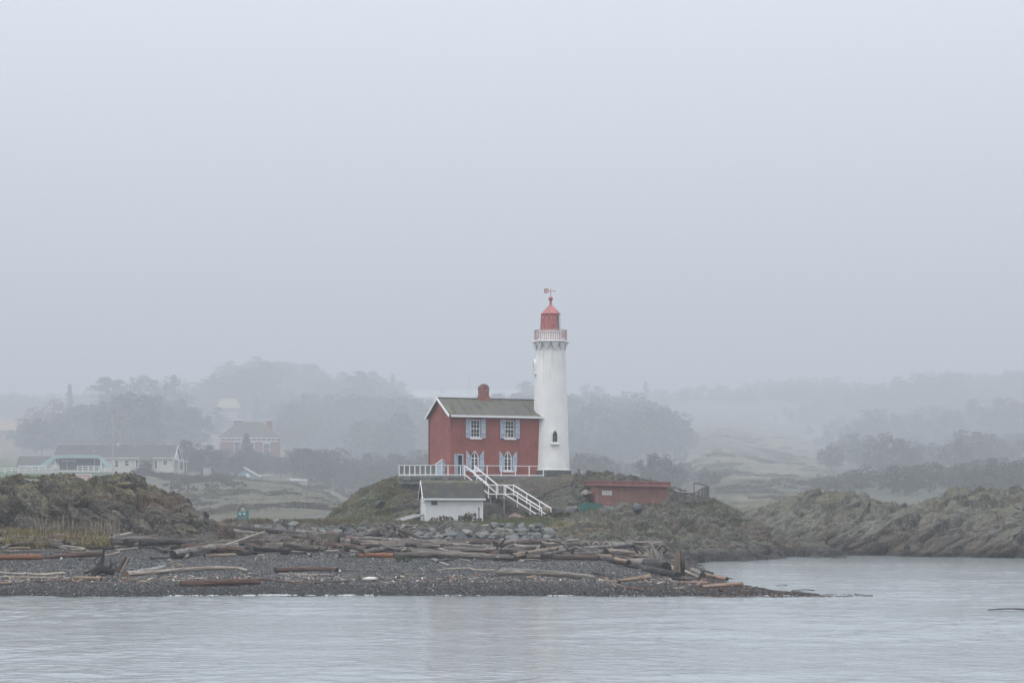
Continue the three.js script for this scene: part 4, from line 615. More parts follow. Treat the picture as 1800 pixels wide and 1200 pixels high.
log('short pale grey log lying on the broad trunk', [[196, 943], [229, 938]], 7, 'pale', { lift: 5, rough: 0.2 });
log('very dark log below the short pale grey log', [[188, 954], [225, 952], [260, 947]], [12, 14], 'dark');
log('thick dark brown log with sawn end facing right', [[236, 950], [275, 945], [312, 939]], [12, 17], 'brown', { end1: 'dark' });
log('small dark log half buried in the dune grass', [[108, 943], [151, 947]], 5, 'dark');
log('fat dark log end at the left edge of the grass', [[-12, 940], [14, 939]], 14, 'brown', { end1: 'dark' });
log('long thin pale pole lowest of the pair at the left', [[-10, 1014], [50, 1015], [101, 1016]], [4, 4.6], 'pale', { side: 'tan', cat: 'pole', end: 'pale' });
log('bent pale branch above the long thin pole', [[-10, 1005], [20, 1008], [46, 1009]], 4.5, 'pale', { end: 'tan' });
log('bleached branch left of the black root stump', [[41, 1008], [70, 1010], [112, 1007]], 5, 'cream', { side: 'pale', end: 'tan' });
log('thin red-brown split log below the pale poles', [[64, 1022], [126, 1020.5]], 4.5, 'red', { side: 'brown' });
log('straight dark grey pole on gravel below the root stump', [[123, 1023.5], [211, 1026]], 2.6, 'greybrown', { cat: 'pole' });
log('tan broken log lying before the black root stump', [[130, 1016], [177, 1018]], 7, 'tan', { rough: 0.25 });
log('short brown log at the left edge near the water', [[-10, 1026], [20, 1025]], 7, 'tan', { side: 'brown', end: 'brown' });
log('small tan log behind the black root stump', [[182, 977], [209, 971]], 5, 'tan', { end: 'tan' });
log('red-brown bark strip behind the black root stump', [[138, 983], [173, 980.5]], 4, 'red');
log('long curved tan log with thick left butt', [[219, 1010], [262, 1007], [300, 1003.5], [355, 999.5], [415, 999], [434, 1003]], [11, 6], 'pale', { side: 'tan', butt: 0.5, rough: 0.1, end0: 'tan', tip: 2 });
log('bleached white log lying beside the long curved tan log', [[233, 1004.5], [260, 1001], [289, 996.5]], [4.5, 7], 'white', { end1: 'pale', dd: 0.8 });
log('big red-brown log with dark sawn end near the water', [[316, 1027], [385, 1024.5], [457, 1023]], [13, 14], 'red', { rough: 0.06, tip: 0.7, end1: 'red', end0: 'black' });
plank('thin pale plank behind the big red-brown log', [[302, 1016.3], [369, 1015.5]], 2.6, 'pale');
plank('short tan board at the left end of the big red-brown log', [[289, 1018], [320, 1020]], 3, 'tan');
log('flat-lying grey-brown log on open gravel', [[265, 981], [320, 978.5]], 7.5, 'greybrown', { flat: 0.8 });
log('dark log pointing at the water with its round end showing', [[270, 962], [281, 966], [291, 971]], [7, 8.5], 'dark', { end1: 'black' });
log('short brown log with bleached top on the gravel', [[359, 977], [412, 975]], 6.5, 'tan', { side: 'brown', rough: 0.25 });
log('huge rotted red-brown log behind the green beach plants', [[358, 959], [430, 956], [506, 950]], [14, 17], 'brown', { side: 'red', rough: 0.3 });
log('rotted brown log highest in the pile under the cream pole', [[362, 948], [450, 946], [536, 943]], [8, 9], 'greybrown', { side: 'red', rough: 0.3, dd: 2.5 });
log('grey split log leaning along the front of the rotted pile', [[395, 963.5], [430, 963], [474, 960]], 6, 'grey', { rough: 0.22 });
log('thin cream-coloured pole leaning on the rotted log pile', [[397, 957.5], [464, 934]], 2.6, 'cream', { cat: 'pole', d: [143, 149], straight: true, end: 'cream', rough: 0.04 });
log('very long dark log running down to the root pile', [[404, 927], [480, 933], [560, 942], [640, 947]], [9, 8], 'brown', { side: 'dark', rough: 0.1, dd: 1 });
log('pale grey log beneath the very long dark log', [[409, 933], [472, 939]], [8, 6], 'grey');
log('black stump set in the gravel below the rotted pile', [[421, 972], [446, 971]], [13, 10], 'black', { rough: 0.4 });
log('dark curved log at the right foot of the outcrop', [[360, 939], [380, 936], [408, 940]], [6, 6], 'dark');
log('grey branch at the foot of the outcrop', [[288, 935], [318, 930], [346, 926]], [6, 3], 'grey', { rough: 0.25 });
log('thin brown log beneath the grey branch', [[311, 941], [348, 940]], 4.5, 'greybrown');
stick('thin pale stick on gravel above the long curved tan log', [[337, 986], [373, 988.5]], 2.4, 'pale');
stick('small tan stick on gravel left of the big red-brown log', [[238, 1023.5], [264, 1024]], 2.6, 'tan');
// middle
log('ring-grooved dark log end pointing towards the water', [[499, 971], [516, 959], [534, 948]], [13.5, 11], 'dark', { side: 'greybrown', ribs: true, rough: 0.05, end0: 'black' });
log('dark red-brown log lying over a cream plank', [[483, 1002], [540, 1001], [592, 1001.5]], [11, 9], 'red', { side: 'brown', rough: 0.1 });
plank('long cream plank under the dark red-brown log', [[491, 1008], [540, 1009], [585, 1010]], 2.6, 'cream', { rough: 0.05 });
log('dull grey-brown log low on the beach left of the white stone', [[536, 1025], [575, 1023], [613, 1021]], [4.5, 5], 'greybrown');
log('thin dark red branch trailing right of the big red-brown log', [[455, 1018], [500, 1023], [545, 1028.5]], [6, 3], 'red', { side: 'dark' });
log('bright orange log beside the huge weathered trunk', [[627, 977.5], [660, 976.5], [691, 977.5]], [10, 11], 'orange', { rough: 0.08, end: 'brown' });
log('small grey-tan log touching the bright orange log', [[598, 978], [627, 975]], 6.5, 'grey', { rough: 0.25 });
log('short grey log sloping down beside the ring-grooved log', [[524, 962], [546, 977]], 5, 'grey');
log('dark branch right of the ring-grooved log', [[533, 953], [561, 962]], 7, 'dark');
log('tilted grey-brown log leaning up in the tangle', [[553, 956], [581, 947]], 8, 'greybrown', { rough: 0.2 });
log('grey forked branch in the middle tangle', [[569, 961], [590, 953], [606, 947]], [6, 5], 'grey');
log('short grey log in the middle tangle', [[588, 957], [631, 950]], 6.5, 'grey', { rough: 0.25 });
log('long dark log in the middle tangle', [[598, 952], [680, 956]], 6, 'dark', { side: 'greybrown' });
log('dark log just left of the root pile', [[640, 951], [700, 947]], 6.5, 'brown', { side: 'dark' });
log('long thin tan pole in the middle tangle', [[571, 963], [629, 970.5]], 3, 'tan', { cat: 'pole' });
log('thin red-brown bark slab on gravel', [[457, 983], [498, 984]], 3.2, 'red');
stick('pale splinter lying before the boulders', [[530, 935], [557, 933.5]], 2.4, 'pale', { dd: 2 });
log('grey-brown log in front of the root pile', [[664, 951], [726, 948]], 6, 'greybrown', { side: 'grey' });
stick('bleached curved root hooked upward at its right end', [[665, 953], [682, 961], [699, 965], [707, 962], [708, 956]], 2.5, 'pale', { d: 146 });
stick('pale branch right of the hooked root', [[716, 967], [737, 960]], 2.4, 'pale');
log('stubby log with big round dark end behind the long trunk', [[752, 953], [790, 956.5]], [11.5, 9], 'brown', { side: 'greybrown', end0: 'black' });
log('dark brown log behind the stubby round-ended one', [[757, 945], [778, 947]], 6, 'brown', { dd: 2 });
log('crumbling red log between the boulders and the long trunk', [[790, 953], [832, 955]], [8, 9], 'red', { rough: 0.4 });
log('huge weathered grey-brown trunk across the middle of the spit', [[692, 977], [760, 976], [830, 978], [906, 981]], [13, 13], 'greybrown', { side: 'grey', rough: 0.2 });
log('second weathered trunk lying against the huge one', [[728, 971], [820, 971], [902, 973]], [8, 10], 'greybrown', { rough: 0.25, dd: 1.4 });
plank('sloping pale grey plank in front of the huge trunk', [[761, 982], [775, 988], [791, 994]], 4, 'grey');
log('crooked grey branch ending at the long pitted log', [[768, 1003], [785, 1001], [800, 1000], [822, 999], [838, 1003], [868, 1003]], [4, 5.5], 'pale', { side: 'greybrown', rough: 0.15, tip0: 3, end: 'tan' });
stick('short peg under the crooked grey branch', [[788, 1002], [791, 1008]], 2, 'pale', { d: 121 });
log('long pitted grey log low on the beach', [[871, 1006], [930, 1007], [990, 1010], [1046, 1015]], [16, 9], 'grey', { side: 'pale', rough: 0.14, tip: 0.8, tip0: 0.4 });
plank('tan board low on the beach left of the pitted log', [[790, 1017.5], [840, 1014]], 2, 'tan');
plank('red-brown board lowest in the middle wrack', [[722, 1014.5], [765, 1021]], 2.3, 'red', { side: 'tan' });
log('red-brown log at the foot of the boulders', [[820, 951], [905, 954]], [7, 8], 'red', { side: 'brown', rough: 0.25 });
stick('black pole sticking up from the drift line', [[872, 964], [889, 946]], 3, 'black', { d: 151 });
stick('pale root beside the black upright pole', [[850, 956], [858, 964], [868, 966]], 3, 'cream', { d: 150.5 });
stick('small pale prong left of the black upright pole', [[863, 952], [868, 962]], 2.2, 'pale', { d: 150.6 });
// right
log('long pale spotted log behind the splintered one', [[892, 960], [950, 962], [1005, 964]], [8, 10], 'pale', { side: 'greybrown', rough: 0.12 });
log('straight grey-brown log farthest back at the right', [[1004, 961], [1083, 962.5]], [7, 5], 'greybrown', { side: 'tan', rough: 0.08, dd: 2 });
log('thick red-brown log at the right end of the huge trunk', [[858, 973], [895, 974], [926, 977]], [12, 14], 'red', { side: 'greybrown', rough: 0.3 });
log('long brown log with an orange splintered patch', [[924, 979], [985, 980], [1052, 981]], [11, 11], 'brown', { side: 'red', rough: 0.2 });
plank('orange splinter on the long brown log', [[951, 985], [969, 982]], 2.6, 'orange', { dd: -0.6 });
log('thin pale log between two long trunks at the right', [[923, 973], [1003, 970.5]], 4, 'pale', { side: 'tan' });
stick('dark curved branch arching over the right-hand logs', [[967, 951], [982, 953], [994, 961], [1006, 973]], 2.7, 'brown', { d: 147 });
stick('thin pale stick lying across the right-hand logs', [[1011, 960], [1037, 970]], 2.2, 'pale', { d: 147 });
log('red-brown log behind the curved branch', [[951, 956], [1021, 954]], 5, 'red', { side: 'tan', dd: 2 });
stick('curly bleached root nearest the far rock', [[1022, 957], [1027, 951], [1034, 954], [1036, 958]], 2.2, 'cream', { d: 154 });
stick('bleached root loop right of the curly one', [[1042, 957], [1048, 952], [1054, 957]], 2.4, 'cream', { d: 154 });
stick('ring-shaped pale root end behind the right-hand logs', [[1060, 958], [1063, 953], [1069, 952], [1073, 960]], 2.4, 'cream', { d: 154 });
log('rough red-brown log leading to the root wad at the right', [[1040, 970], [1075, 974], [1112, 978]], [10, 11], 'brown', { side: 'red', rough: 0.35 });
log('very thick black log slanting down to the water at the right', [[1048, 979], [1110, 993], [1150, 1003], [1192, 1012]], [10, 14], 'black', { side: 'dark', rough: 0.12 });
log('black splintered debris at the tip of the pitted log', [[1041, 1007], [1058, 1010], [1076, 1018]], [5, 3], 'black', { rough: 0.5 });
log('broken orange-brown slab right of the pitted log', [[1056, 1018], [1089, 1023]], [5, 7], 'tan', { side: 'red', flat: 0.7 });
log('short chunky orange block before the pitted log', [[923, 1016.5], [940, 1013.5]], [5.5, 7], 'tan', { side: 'orange', straight: true, flat: 0.9 });
stick('straight thin grey stick beneath the pitted log', [[905, 1021], [970, 1021], [1034, 1021]], 1.8, 'grey');
log('short brown log with dark cut end left of the root wad trunk', [[1082, 983], [1105, 988]], 9, 'tan', { side: 'brown', lift: 8, end1: 'black' });
log('tan upper log behind the root wad', [[1048, 969], [1095, 975], [1142, 979]], [7, 8], 'tan', { side: 'greybrown', lift: 6 });
log('second tan upper log behind the root wad', [[1066, 965], [1110, 969], [1142, 972]], [4, 6], 'greybrown', { lift: 10 });
log('thick black log with its round end facing the sea', [[1135, 989], [1155, 994], [1171, 998]], [16, 21], 'dark', { end1: 'black', lift: 3, rough: 0.08 });
log('pale log behind the upright slab', [[1170, 992], [1186, 1000], [1201, 1009]], [7, 8], 'pale', { dd: 1 });
log('pale log sloping right of the upright slab', [[1203, 1004], [1229, 1015]], [6, 5], 'pale', { side: 'tan', rough: 0.2 });
log('rounded grey stump near the tip of the spit', [[1217, 1002], [1234, 1010]], [9, 8], 'grey', { rough: 0.35 });
log('black snout-like log near the tip of the spit', [[1233, 1003], [1253, 1008]], [6, 5], 'black', { rough: 0.3 });
log('pinkish tan log with dark left end near the tip', [[1236, 1011], [1257, 1014], [1278, 1018]], [10.5, 8], 'pink', { end0: 'black', rough: 0.08 });
log('orange-tan log lying farthest down the spit', [[1233, 1032], [1268, 1029], [1306, 1027]], [8, 9.5], 'pink', { side: 'orange', end0: 'brown', rough: 0.12 });
stick('pale sliver at the right end of the orange-tan log', [[1305, 1031], [1322, 1032]], 2.2, 'cream');
log('slim reddish log between the pink log and the cream boards', [[1197, 1024], [1245, 1024.5]], 5, 'pink', { side: 'red' });
log('tan tapered trunk with broken wide right end', [[1086, 1021], [1115, 1018], [1141, 1014]], [5, 11], 'tan', { rough: 0.15, end1: 'tan' });
plank('cream board right of the tapered trunk', [[1140, 1018], [1184, 1016]], 2.2, 'cream');
plank('greyish board below the cream one', [[1143, 1022.5], [1166, 1023.5]], 2.6, 'pale');
log('black log end between the cream board and reddish log', [[1183, 1016.5], [1205, 1019], [1226, 1020]], [8, 4], 'black');
log('broken orange plank lowest by the water', [[1092, 1031], [1133, 1036]], [4, 4], 'orange', { side: 'pale', flat: 0.6 });
log('small black log at the spit tip', [[1281, 1017], [1292, 1020]], 4.5, 'black');
log('small dark log under the pink one', [[1250, 1022], [1260, 1024]], 5, 'dark');
for (const [px, w, tone, o] of [[[[372, 964], [440, 962], [500, 957]], [9, 10], 'greybrown', {}], [[[400, 954], [470, 952], [520, 948]], [10, 8], 'brown', { side: 'grey', lift: 4 }], [[[350, 946], [410, 944], [470, 942]], [7, 8], 'brown', { side: 'red', dd: 3 }], [[[300, 950], [340, 949], [380, 951]], [7, 6], 'greybrown', {}], [[[450, 947], [500, 943], [560, 942]], [7, 6], 'grey', { side: 'brown', dd: 3 }]]) log('rotted ' + ({ brown: 'dark brown', greybrown: 'grey-brown', grey: 'grey' })[tone] + ' log ' + (px[0][0] < 345 ? 'left of the big rotted pile' : px[0][0] < 360 ? 'at the back of the big rotted pile' : px[0][0] < 380 ? 'low at the front of the big rotted pile' : px[0][0] < 420 ? 'in the top of the big rotted pile' : 'behind the ring-grooved log'), px, w, tone, { rough: 0.35, ...o });
for (const [px, w, tone, l] of [[[[560, 957], [610, 953], [650, 953]], [7, 8], 'greybrown', 'thick grey-brown log under the middle tangle'], [[[600, 963], [640, 960], [690, 961]], [6, 6], 'brown', 'brown log lying low in the middle tangle'], [[[640, 944], [680, 950], [716, 956]], [6, 5], 'grey', 'grey log sloping down out of the root pile'], [[[790, 962], [840, 961], [880, 964]], [6, 7], 'brown', 'brown log filling the gap above the huge trunk'], [[[905, 966], [960, 968], [1020, 971]], [7, 7], 'dark', 'dark log under the pale spotted log'], [[[1000, 965], [1050, 967], [1100, 968]], [6, 6], 'brown', 'brown log beneath the straight grey-brown log'], [[[1060, 978], [1100, 982], [1130, 990]], [9, 8], 'greybrown', 'grey-brown log resting above the thick black log']]) log(l, px, w, tone, { rough: 0.3, dd: 0.5 });
// things standing up
function standing(name, label, cat, parts, px, py) { const d = hit(px, py, beachH, 106, 184), q = P(px, py, d), t = thing(name, label, cat, q, 0, 'driftwood along the gravel spit'); const k = d / F, at = (x, y, z = 0) => V((x - px) * k, (py - y) * k, z); for (const [n, pts, w, tone, o] of parts) part(t, n, logGeo(pts.map((p) => at(...p)), w[0] * k / 2, w[1] * k / 2, tone, o ?? {}), woodMat); return t; }
standing('root_stump', 'black root stump with upright spikes on the open gravel', 'stump', [
  ['stump', [[160, 1008], [176, 1000], [200, 1004]], [16, 14], 'black', { rough: 0.4 }], ['root', [[172, 1000], [179, 985], [182, 963]], [10, 3], 'black', { rough: 0.3 }], ['root', [[190, 1002], [195, 990], [193, 982]], [7, 2], 'dark'], ['root', [[193, 988], [202, 994], [204, 1004]], [2.4, 2], 'dark'], ['root', [[168, 1000], [160, 1003], [146, 1008]], [7, 3], 'black'], ['root', [[178, 1012], [190, 1008], [202, 1002]], [3, 3], 'greybrown'], ['root', [[170, 992], [165, 986], [172, 978]], [4, 2.5], 'brown'], ['root', [[150, 1012], [147, 1004], [155, 1004]], [2, 2], 'pale', {}]], 178, 1013);
standing('split_slab', 'brown split slab leaning up right of the black stump', 'plank', [['slab', [[206, 1005], [215, 992], [224, 979]], [8, 10], 'brown', { flat: 0.5, side: 'orange', end: 'pale' }], ['pale_edge', [[212, 1005, 0.06], [219, 993, 0.06], [226, 980, 0.06]], [2.5, 2.5], 'cream']], 208, 1007);
standing('upright_slab', 'tall pointed split log standing upright near the water', 'split log', [['slab', [[1190, 1012], [1191, 990], [1192, 966]], [14, 9], 'tan', { side: 'greybrown', flat: 0.6, rough: 0.1, tip: 2 }], ['dark_slab', [[1199, 1012, -0.1], [1200, 990, -0.1], [1196, 967, -0.1]], [9, 8], 'black', { rough: 0.1, tip: 3 }]], 1193, 1011);
standing('root_wad', 'grey log with a tall flared root wad at the right', 'log', [
  ['trunk', [[1106, 990, 0], [1130, 990, 0.2], [1158, 991, 0.6]], [16.2, 22.95], 'grey', { side: 'pale', rough: 0.15 }], ['flare', [[1150, 994, 0.5], [1152, 985, 0.5], [1149, 966, 0.4]], [22.95, 14.85], 'grey', { side: 'pale', rough: 0.35 }], ['root', [[1146, 970, 0.4], [1147, 962, 0.4], [1140, 954, 0.4]], [8.1, 4.05], 'pale'], ['root', [[1152, 972, 0.4], [1158, 962, 0.5], [1165, 958, 0.5], [1171, 964, 0.5]], [6.75, 4.05], 'greybrown'], ['root', [[1160, 972, 0.3], [1168, 970, 0.4], [1172, 966, 0.5]], [4.05, 3.24], 'greybrown'], ['root', [[1157, 986, 0.5], [1161, 976, 0.5], [1158, 966, 0.4]], [10.8, 6.75], 'grey'], ['root', [[1145, 974, 0.3], [1136, 966, 0.2], [1129, 960, 0.2]], [5.4, 2.97], 'pale'], ['root', [[1132, 973, -0.1], [1122, 964, -0.1], [1114, 957, -0.1]], [4.59, 2.7], 'greybrown'], ['root', [[1122, 972, -0.2], [1116, 964, -0.2], [1112, 958, -0.2]], [4.05, 2.43], 'dark']], 1140, 999);
for (const [label, px, py, s] of [['large grey root wad topping the drift pile left of the slip', 672, 945, 1.35], ['tipped-over root wad with long grey roots in the drift pile', 699, 947, 1.4]]) {
  const t = [['core', [[px - 14 * s, py - 6], [px, py - 13], [px + 13 * s, py - 7]], [15 * s, 14 * s], 'greybrown', { rough: 0.45, side: 'grey' }]];
  for (let k = 0; k < 20; k++) { const a = rr(-0.4, 3.5), l = rr(11, 24) * s; t.push(['root', [[px + rr(-6, 6), py - 9, rr(-0.4, 0.5)], [px + Math.cos(a) * l * 0.6, py - 8 - Math.sin(a) * l * 0.55, rr(-0.6, 0.6)], [px + Math.cos(a) * l + rr(-2, 4), py - 7 - Math.sin(a) * l * 0.72, rr(-0.8, 0.8)]], [rr(4, 7), rr(1.5, 3)], ['grey', 'greybrown', 'brown', 'pale'][k % 4], {}]); }
  standing('root_wad', label, 'root wad', t, px, py);
}
log('grey slanting root log right of the root wads', [[700, 930], [720, 938], [742, 947]], [7, 5], 'greybrown', { d: 170, rough: 0.3 });
// sticks heaped white on the gravel
{ let k = 0; for (const [a, b] of [[[292, 993], [308, 986]], [[300, 996], [312, 987]], [[306, 995], [314, 988]], [[312, 990], [327, 1000]], [[297, 998], [318, 993]], [[303, 991], [305, 999]], [[318, 987], [322, 996]], [[289, 990], [291, 999]]]) stick('bleached stick in the small heap above the long curved log', [a, b], rr(1.6, 2.6), k++ % 2 ? 'cream' : 'pale', { d: 127.2 - k * 0.06 }).userData.group = 'bleached sticks in the small heap'; }
{
  const nm = { brown: 'dark brown', greybrown: 'grey-brown', grey: 'grey', dark: 'blackish', red: 'red-brown', tan: 'tan' }, tn = ['brown', 'greybrown', 'greybrown', 'grey', 'grey', 'dark', 'red', 'tan'];
  const pile = (n, x0, x1, y0, y1, l0, l1, w0, w1, where) => { for (let k = 0; k < n; k++) { const tone = tn[Math.floor(rnd() * 8)], x = lerp(x0, x1, (k + rnd()) / n), y = rr(y0, y1), l = rr(l0, l1), a = rr(-0.09, 0.09) + (rnd() < 0.2 ? rr(-0.22, 0.22) : 0), w = rr(w0, w1); log((w > lerp(w0, w1, 0.6) ? 'thick ' : 'slim ') + nm[tone] + ' log ' + zone(where, x), [[x - l / 2, y - a * l / 2], [x, y + rr(-1.5, 1)], [x + l / 2, y + a * l / 2]], [w, w * rr(0.6, 1)], tone, { rough: 0.32, side: tn[Math.floor(rnd() * 8)], lift: rr(0, 9) }).userData.group = 'logs heaped in the drift line'; } };
  pile(16, 20, 350, 938, 956, 40, 110, 6, 12, [[130, 'among the brown logs at the left edge'], [260, 'behind the very dark log at the left'], [999, 'below the foot of the outcrop']]);
  pile(24, 350, 560, 941, 966, 40, 120, 6, 13, [[430, 'in the left half of the rotted pile'], [500, 'in the right half of the rotted pile'], [999, 'behind the ring-grooved log']]);
  pile(24, 540, 770, 944, 968, 30, 90, 6, 12, [[610, 'left in the middle tangle'], [680, 'above the bright orange log'], [999, 'in front of the root wads']]);
  pile(24, 760, 1120, 954, 977, 50, 130, 6, 12, [[860, 'against the huge weathered trunk'], [950, 'around the black upright pole'], [1030, 'around the curved dark branch'], [1999, 'left of the flared root wad']]);
}
// generic smaller drift logs along the back of the spit and along the wrack line
{
  const tones = ['grey', 'greybrown', 'pale', 'pale', 'cream', 'tan', 'dark'];
  const names = { grey: 'grey', greybrown: 'grey-brown', brown: 'brown', pale: 'bleached', cream: 'whitish', red: 'red-brown', tan: 'tan', dark: 'dark' };
  const more = (n, x0, x1, y0, y1, l0, l1, w0, w1, where) => { for (let k = 0; k < n; k++) { const tone = tones[Math.floor(rnd() * 7)], x = rr(x0, x1), y = rr(y0, y1), l = rr(l0, l1), a = rr(-0.16, 0.16) + (rnd() < 0.3 ? rr(-0.8, 0.8) : 0), w = rr(w0, w1); const o = stick((l > l0 + 0.55 * (l1 - l0) ? 'longish ' : 'small ') + names[tone] + ' driftwood piece ' + (typeof where === 'string' ? where : zone(where, x)), [[x - l / 2, y - a * l / 2], [x, y + rr(-1, 1)], [x + l / 2, y + a * l / 2]], [w, w * rr(0.5, 1)], tone, { lift: y < 985 ? rr(0, 7) : 0 }); o.userData.group = 'small driftwood pieces'; } };
  more(56, 10, 510, 938, 966, 12, 50, 1.8, 5.4, [[120, 'behind the brown logs at the left edge'], [250, 'between dune grass and broad trunk'], [350, 'at the foot of the outcrop'], [999, 'around the big rotted pile']]); more(70, 500, 760, 940, 970, 10, 44, 1.6, 5, [[560, 'just right of the ring-grooved log'], [620, 'above the orange log in the tangle'], [680, 'left of the root wads'], [999, 'under the root wads']]); more(64, 760, 1150, 949, 984, 12, 50, 1.6, 5, [[850, 'behind the huge trunk'], [920, 'around the black upright pole'], [1000, 'around the pale spotted log'], [1060, 'near the curved dark branch'], [1300, 'left of the flared root wad']]);
  more(22, 0, 260, 1000, 1020, 8, 26, 1.6, 3, [[100, 'among the pale poles at the left'], [999, 'left of the black root stump']]); more(28, 480, 860, 1008, 1022, 7, 26, 1.4, 2.8, [[600, 'below the dark red-brown log'], [700, 'around the flat white stone'], [780, 'in the wrack left of the crooked branch'], [999, 'in the wrack left of the pitted log']]); more(18, 1040, 1250, 1016, 1036, 7, 24, 1.5, 3.2, [[1130, 'below the tapered tan trunk'], [1999, 'around the reddish log near the tip']]); more(10, 260, 1000, 972, 1000, 8, 22, 1.4, 2.6, [[450, 'on gravel above the big red-brown log'], [640, 'on gravel above the flat white stone'], [800, 'on gravel below the huge trunk'], [1999, 'on gravel above the pitted log']]);
}
// wood chips too small to count
{
  const g = new THREE.BoxGeometry(1, 0.35, 0.3), n = 5200, im = new THREE.InstancedMesh(g, std(1, 1, 1, 0.95), n), m = new THREE.Matrix4(), q = new THREE.Quaternion(), e = new THREE.Euler(); im.name = 'driftwood_chips'; im.userData = { kind: 'stuff', label: 'small wood chips and bark strewn along the gravel spit', category: 'debris' };
  const cs = Object.values(TONE); for (let k = 0; k < n; k++) { let x, d; for (;;) { x = rr(-42, 15); d = rnd() < 0.4 ? 121 + rr(-2.2, 2.2) + rr(-2, 2) : rr(118, 182); if (x < spitEdge(d) - 1.5 && (d < 140 ? rnd() < (Math.abs(d - 121) < 3 ? 1 : 0.12) : 1)) break; } e.set(rr(-0.3, 0.3), rr(0, 6.3), rr(-0.3, 0.3)); q.setFromEuler(e); const s = 0.06 + 0.34 * rnd() ** 3; m.compose(V(x, beachH(x, d) + 0.02, -d), q, V(s, s * 0.5, s * 0.6)); im.setMatrixAt(k, m); const c = cs[Math.floor(rnd() * cs.length)]; im.setColorAt(k, new THREE.Color().setRGB(...c)); }
  scene.add(finish(im));
}
// pebbles
{
  const pts = []; for (let i = 0; i < 9; i++) pts.push(V(rr(-1, 1), rr(-1, 1), rr(-1, 1)).normalize()); const g = clean(new ConvexGeometry(pts.map((p) => p.multiply(V(0.5, 0.34, 0.5))))), n = 230000, im = new THREE.InstancedMesh(g, std(1, 1, 1, 0.85), n), m = new THREE.Matrix4(), q = new THREE.Quaternion(), e = new THREE.Euler(), col = new THREE.Color(); im.name = 'gravel'; im.userData = { kind: 'stuff', label: 'grey beach gravel covering the spit', category: 'gravel' };
  for (let k = 0; k < n; k++) { let x, d; for (;;) { d = rnd() < 0.85 ? 107 + 44 * rnd() ** 1.1 : rr(150, 184); x = rr(-0.26, 0.16) * d; if (x < spitEdge(d) + 0.3 && d > 106.5) { const dens = 0.55 + 1.1 * no(x * 0.12, d * 0.2, 77); if (rnd() < dens + 0.2) break; } }
    const y = beachH(x, d), s = (0.045 + 0.11 * rnd() ** 4) * (rnd() < 0.006 ? 2.2 : 1); e.set(rr(-0.6, 0.6), rr(0, 6.3), rr(-0.6, 0.6)); q.setFromEuler(e); m.compose(V(x, y + s * 0.1, -d), q, V(s * 1.2, s, s)); im.setMatrixAt(k, m);
    const wet = sst(0.7, 0.15, y), t = rnd(); let b = 0.055 + 0.17 * rnd() ** 2; let c = [b * 0.97, b * 1.0, b * 1.02]; if (t < 0.018 && s < 0.11) c = [0.6, 0.6, 0.58]; else if (t < 0.1) c = [b * 1.35, b * 1.1, b * 0.8]; else if (t < 0.22) c = [0.04, 0.045, 0.05]; if (x > 6 && y < 1.0 && rnd() < 0.5 * sst(6, 12, x)) c = [0.11, 0.055, 0.03]; const w = 1 - 0.45 * wet * (t < 0.02 ? 0 : 1); col.setRGB(c[0] * w, c[1] * w, c[2] * w); im.setColorAt(k, col); }
  scene.add(finish(im));
}
// the pale flat stone and other singles
{ const d = hit(651, 1021, beachH, 106, 160), k = d / F, g = new THREE.SphereGeometry(1, 18, 10); g.scale(13 * k, 4.2 * k, 0.25); const p = g.attributes.position; for (let i = 0; i < p.count; i++) { const s = 1 + 0.18 * fbm(p.getX(i) * 4, p.getY(i) * 9, p.getZ(i) * 4, 3); p.setXYZ(i, p.getX(i) * s, p.getY(i) * s, p.getZ(i) * s); } g.computeVertexNormals(); solo('flat_stone', 'flat whitish stone lying low on the gravel', 'stone', boxUV(g), std(0.6, 0.58, 0.54, 0.9, { bumpMap: again(roughT, 3, 3), bumpScale: 0.02 }), P(651, 1017.5, d)); }
for (const [px, y, s, l] of [[107, 982, 2.6, 'small white stone before the red-brown log at the left'], [597, 1004, 2.6, 'small white stone right of the dark red-brown log'], [733, 1022, 3.4, 'small white block low in the middle wrack']]) { const d = hit(px, y + s / 2, beachH, 106, 160), g = boxUV(clean(new ConvexGeometry([...Array(12)].map(() => V(rr(-1, 1), rr(-0.8, 0.8), rr(-1, 1)).normalize().multiplyScalar(s * d / F))))); solo('white_stone', l, 'stone', g, M.white, P(px, y - s / 3, d)); }
// branches afloat
for (const [l, a, b, w, sub] of [['dark branch floating at the right edge of the water', [1737, 1072.5], [1815, 1072.5], 2.6, 0.3], ['thin dark stick afloat beyond the spit tip', [1392, 1038.5], [1432, 1037.8], 1.6, 0.2], ['small dark stick afloat above the spit tip', [1364, 1029.6], [1384, 1029.2], 1.2, 0.2]]) { const pts = [a, b].map(([x, y]) => { const d = CH * F / (y - YH); return P(x, y, d).setY(0.02); }); const mid = pts[0].clone().lerp(pts[1], 0.5); mid.y += 0.05; const [c, loc] = toLocal([pts[0], mid, pts[1]]); const k = -c.z / F / 2; solo('floating_branch', l, 'branch', logGeo(loc, w * k * 0.6, w * k, 'black', { end: 'black' }), woodMat, c); }

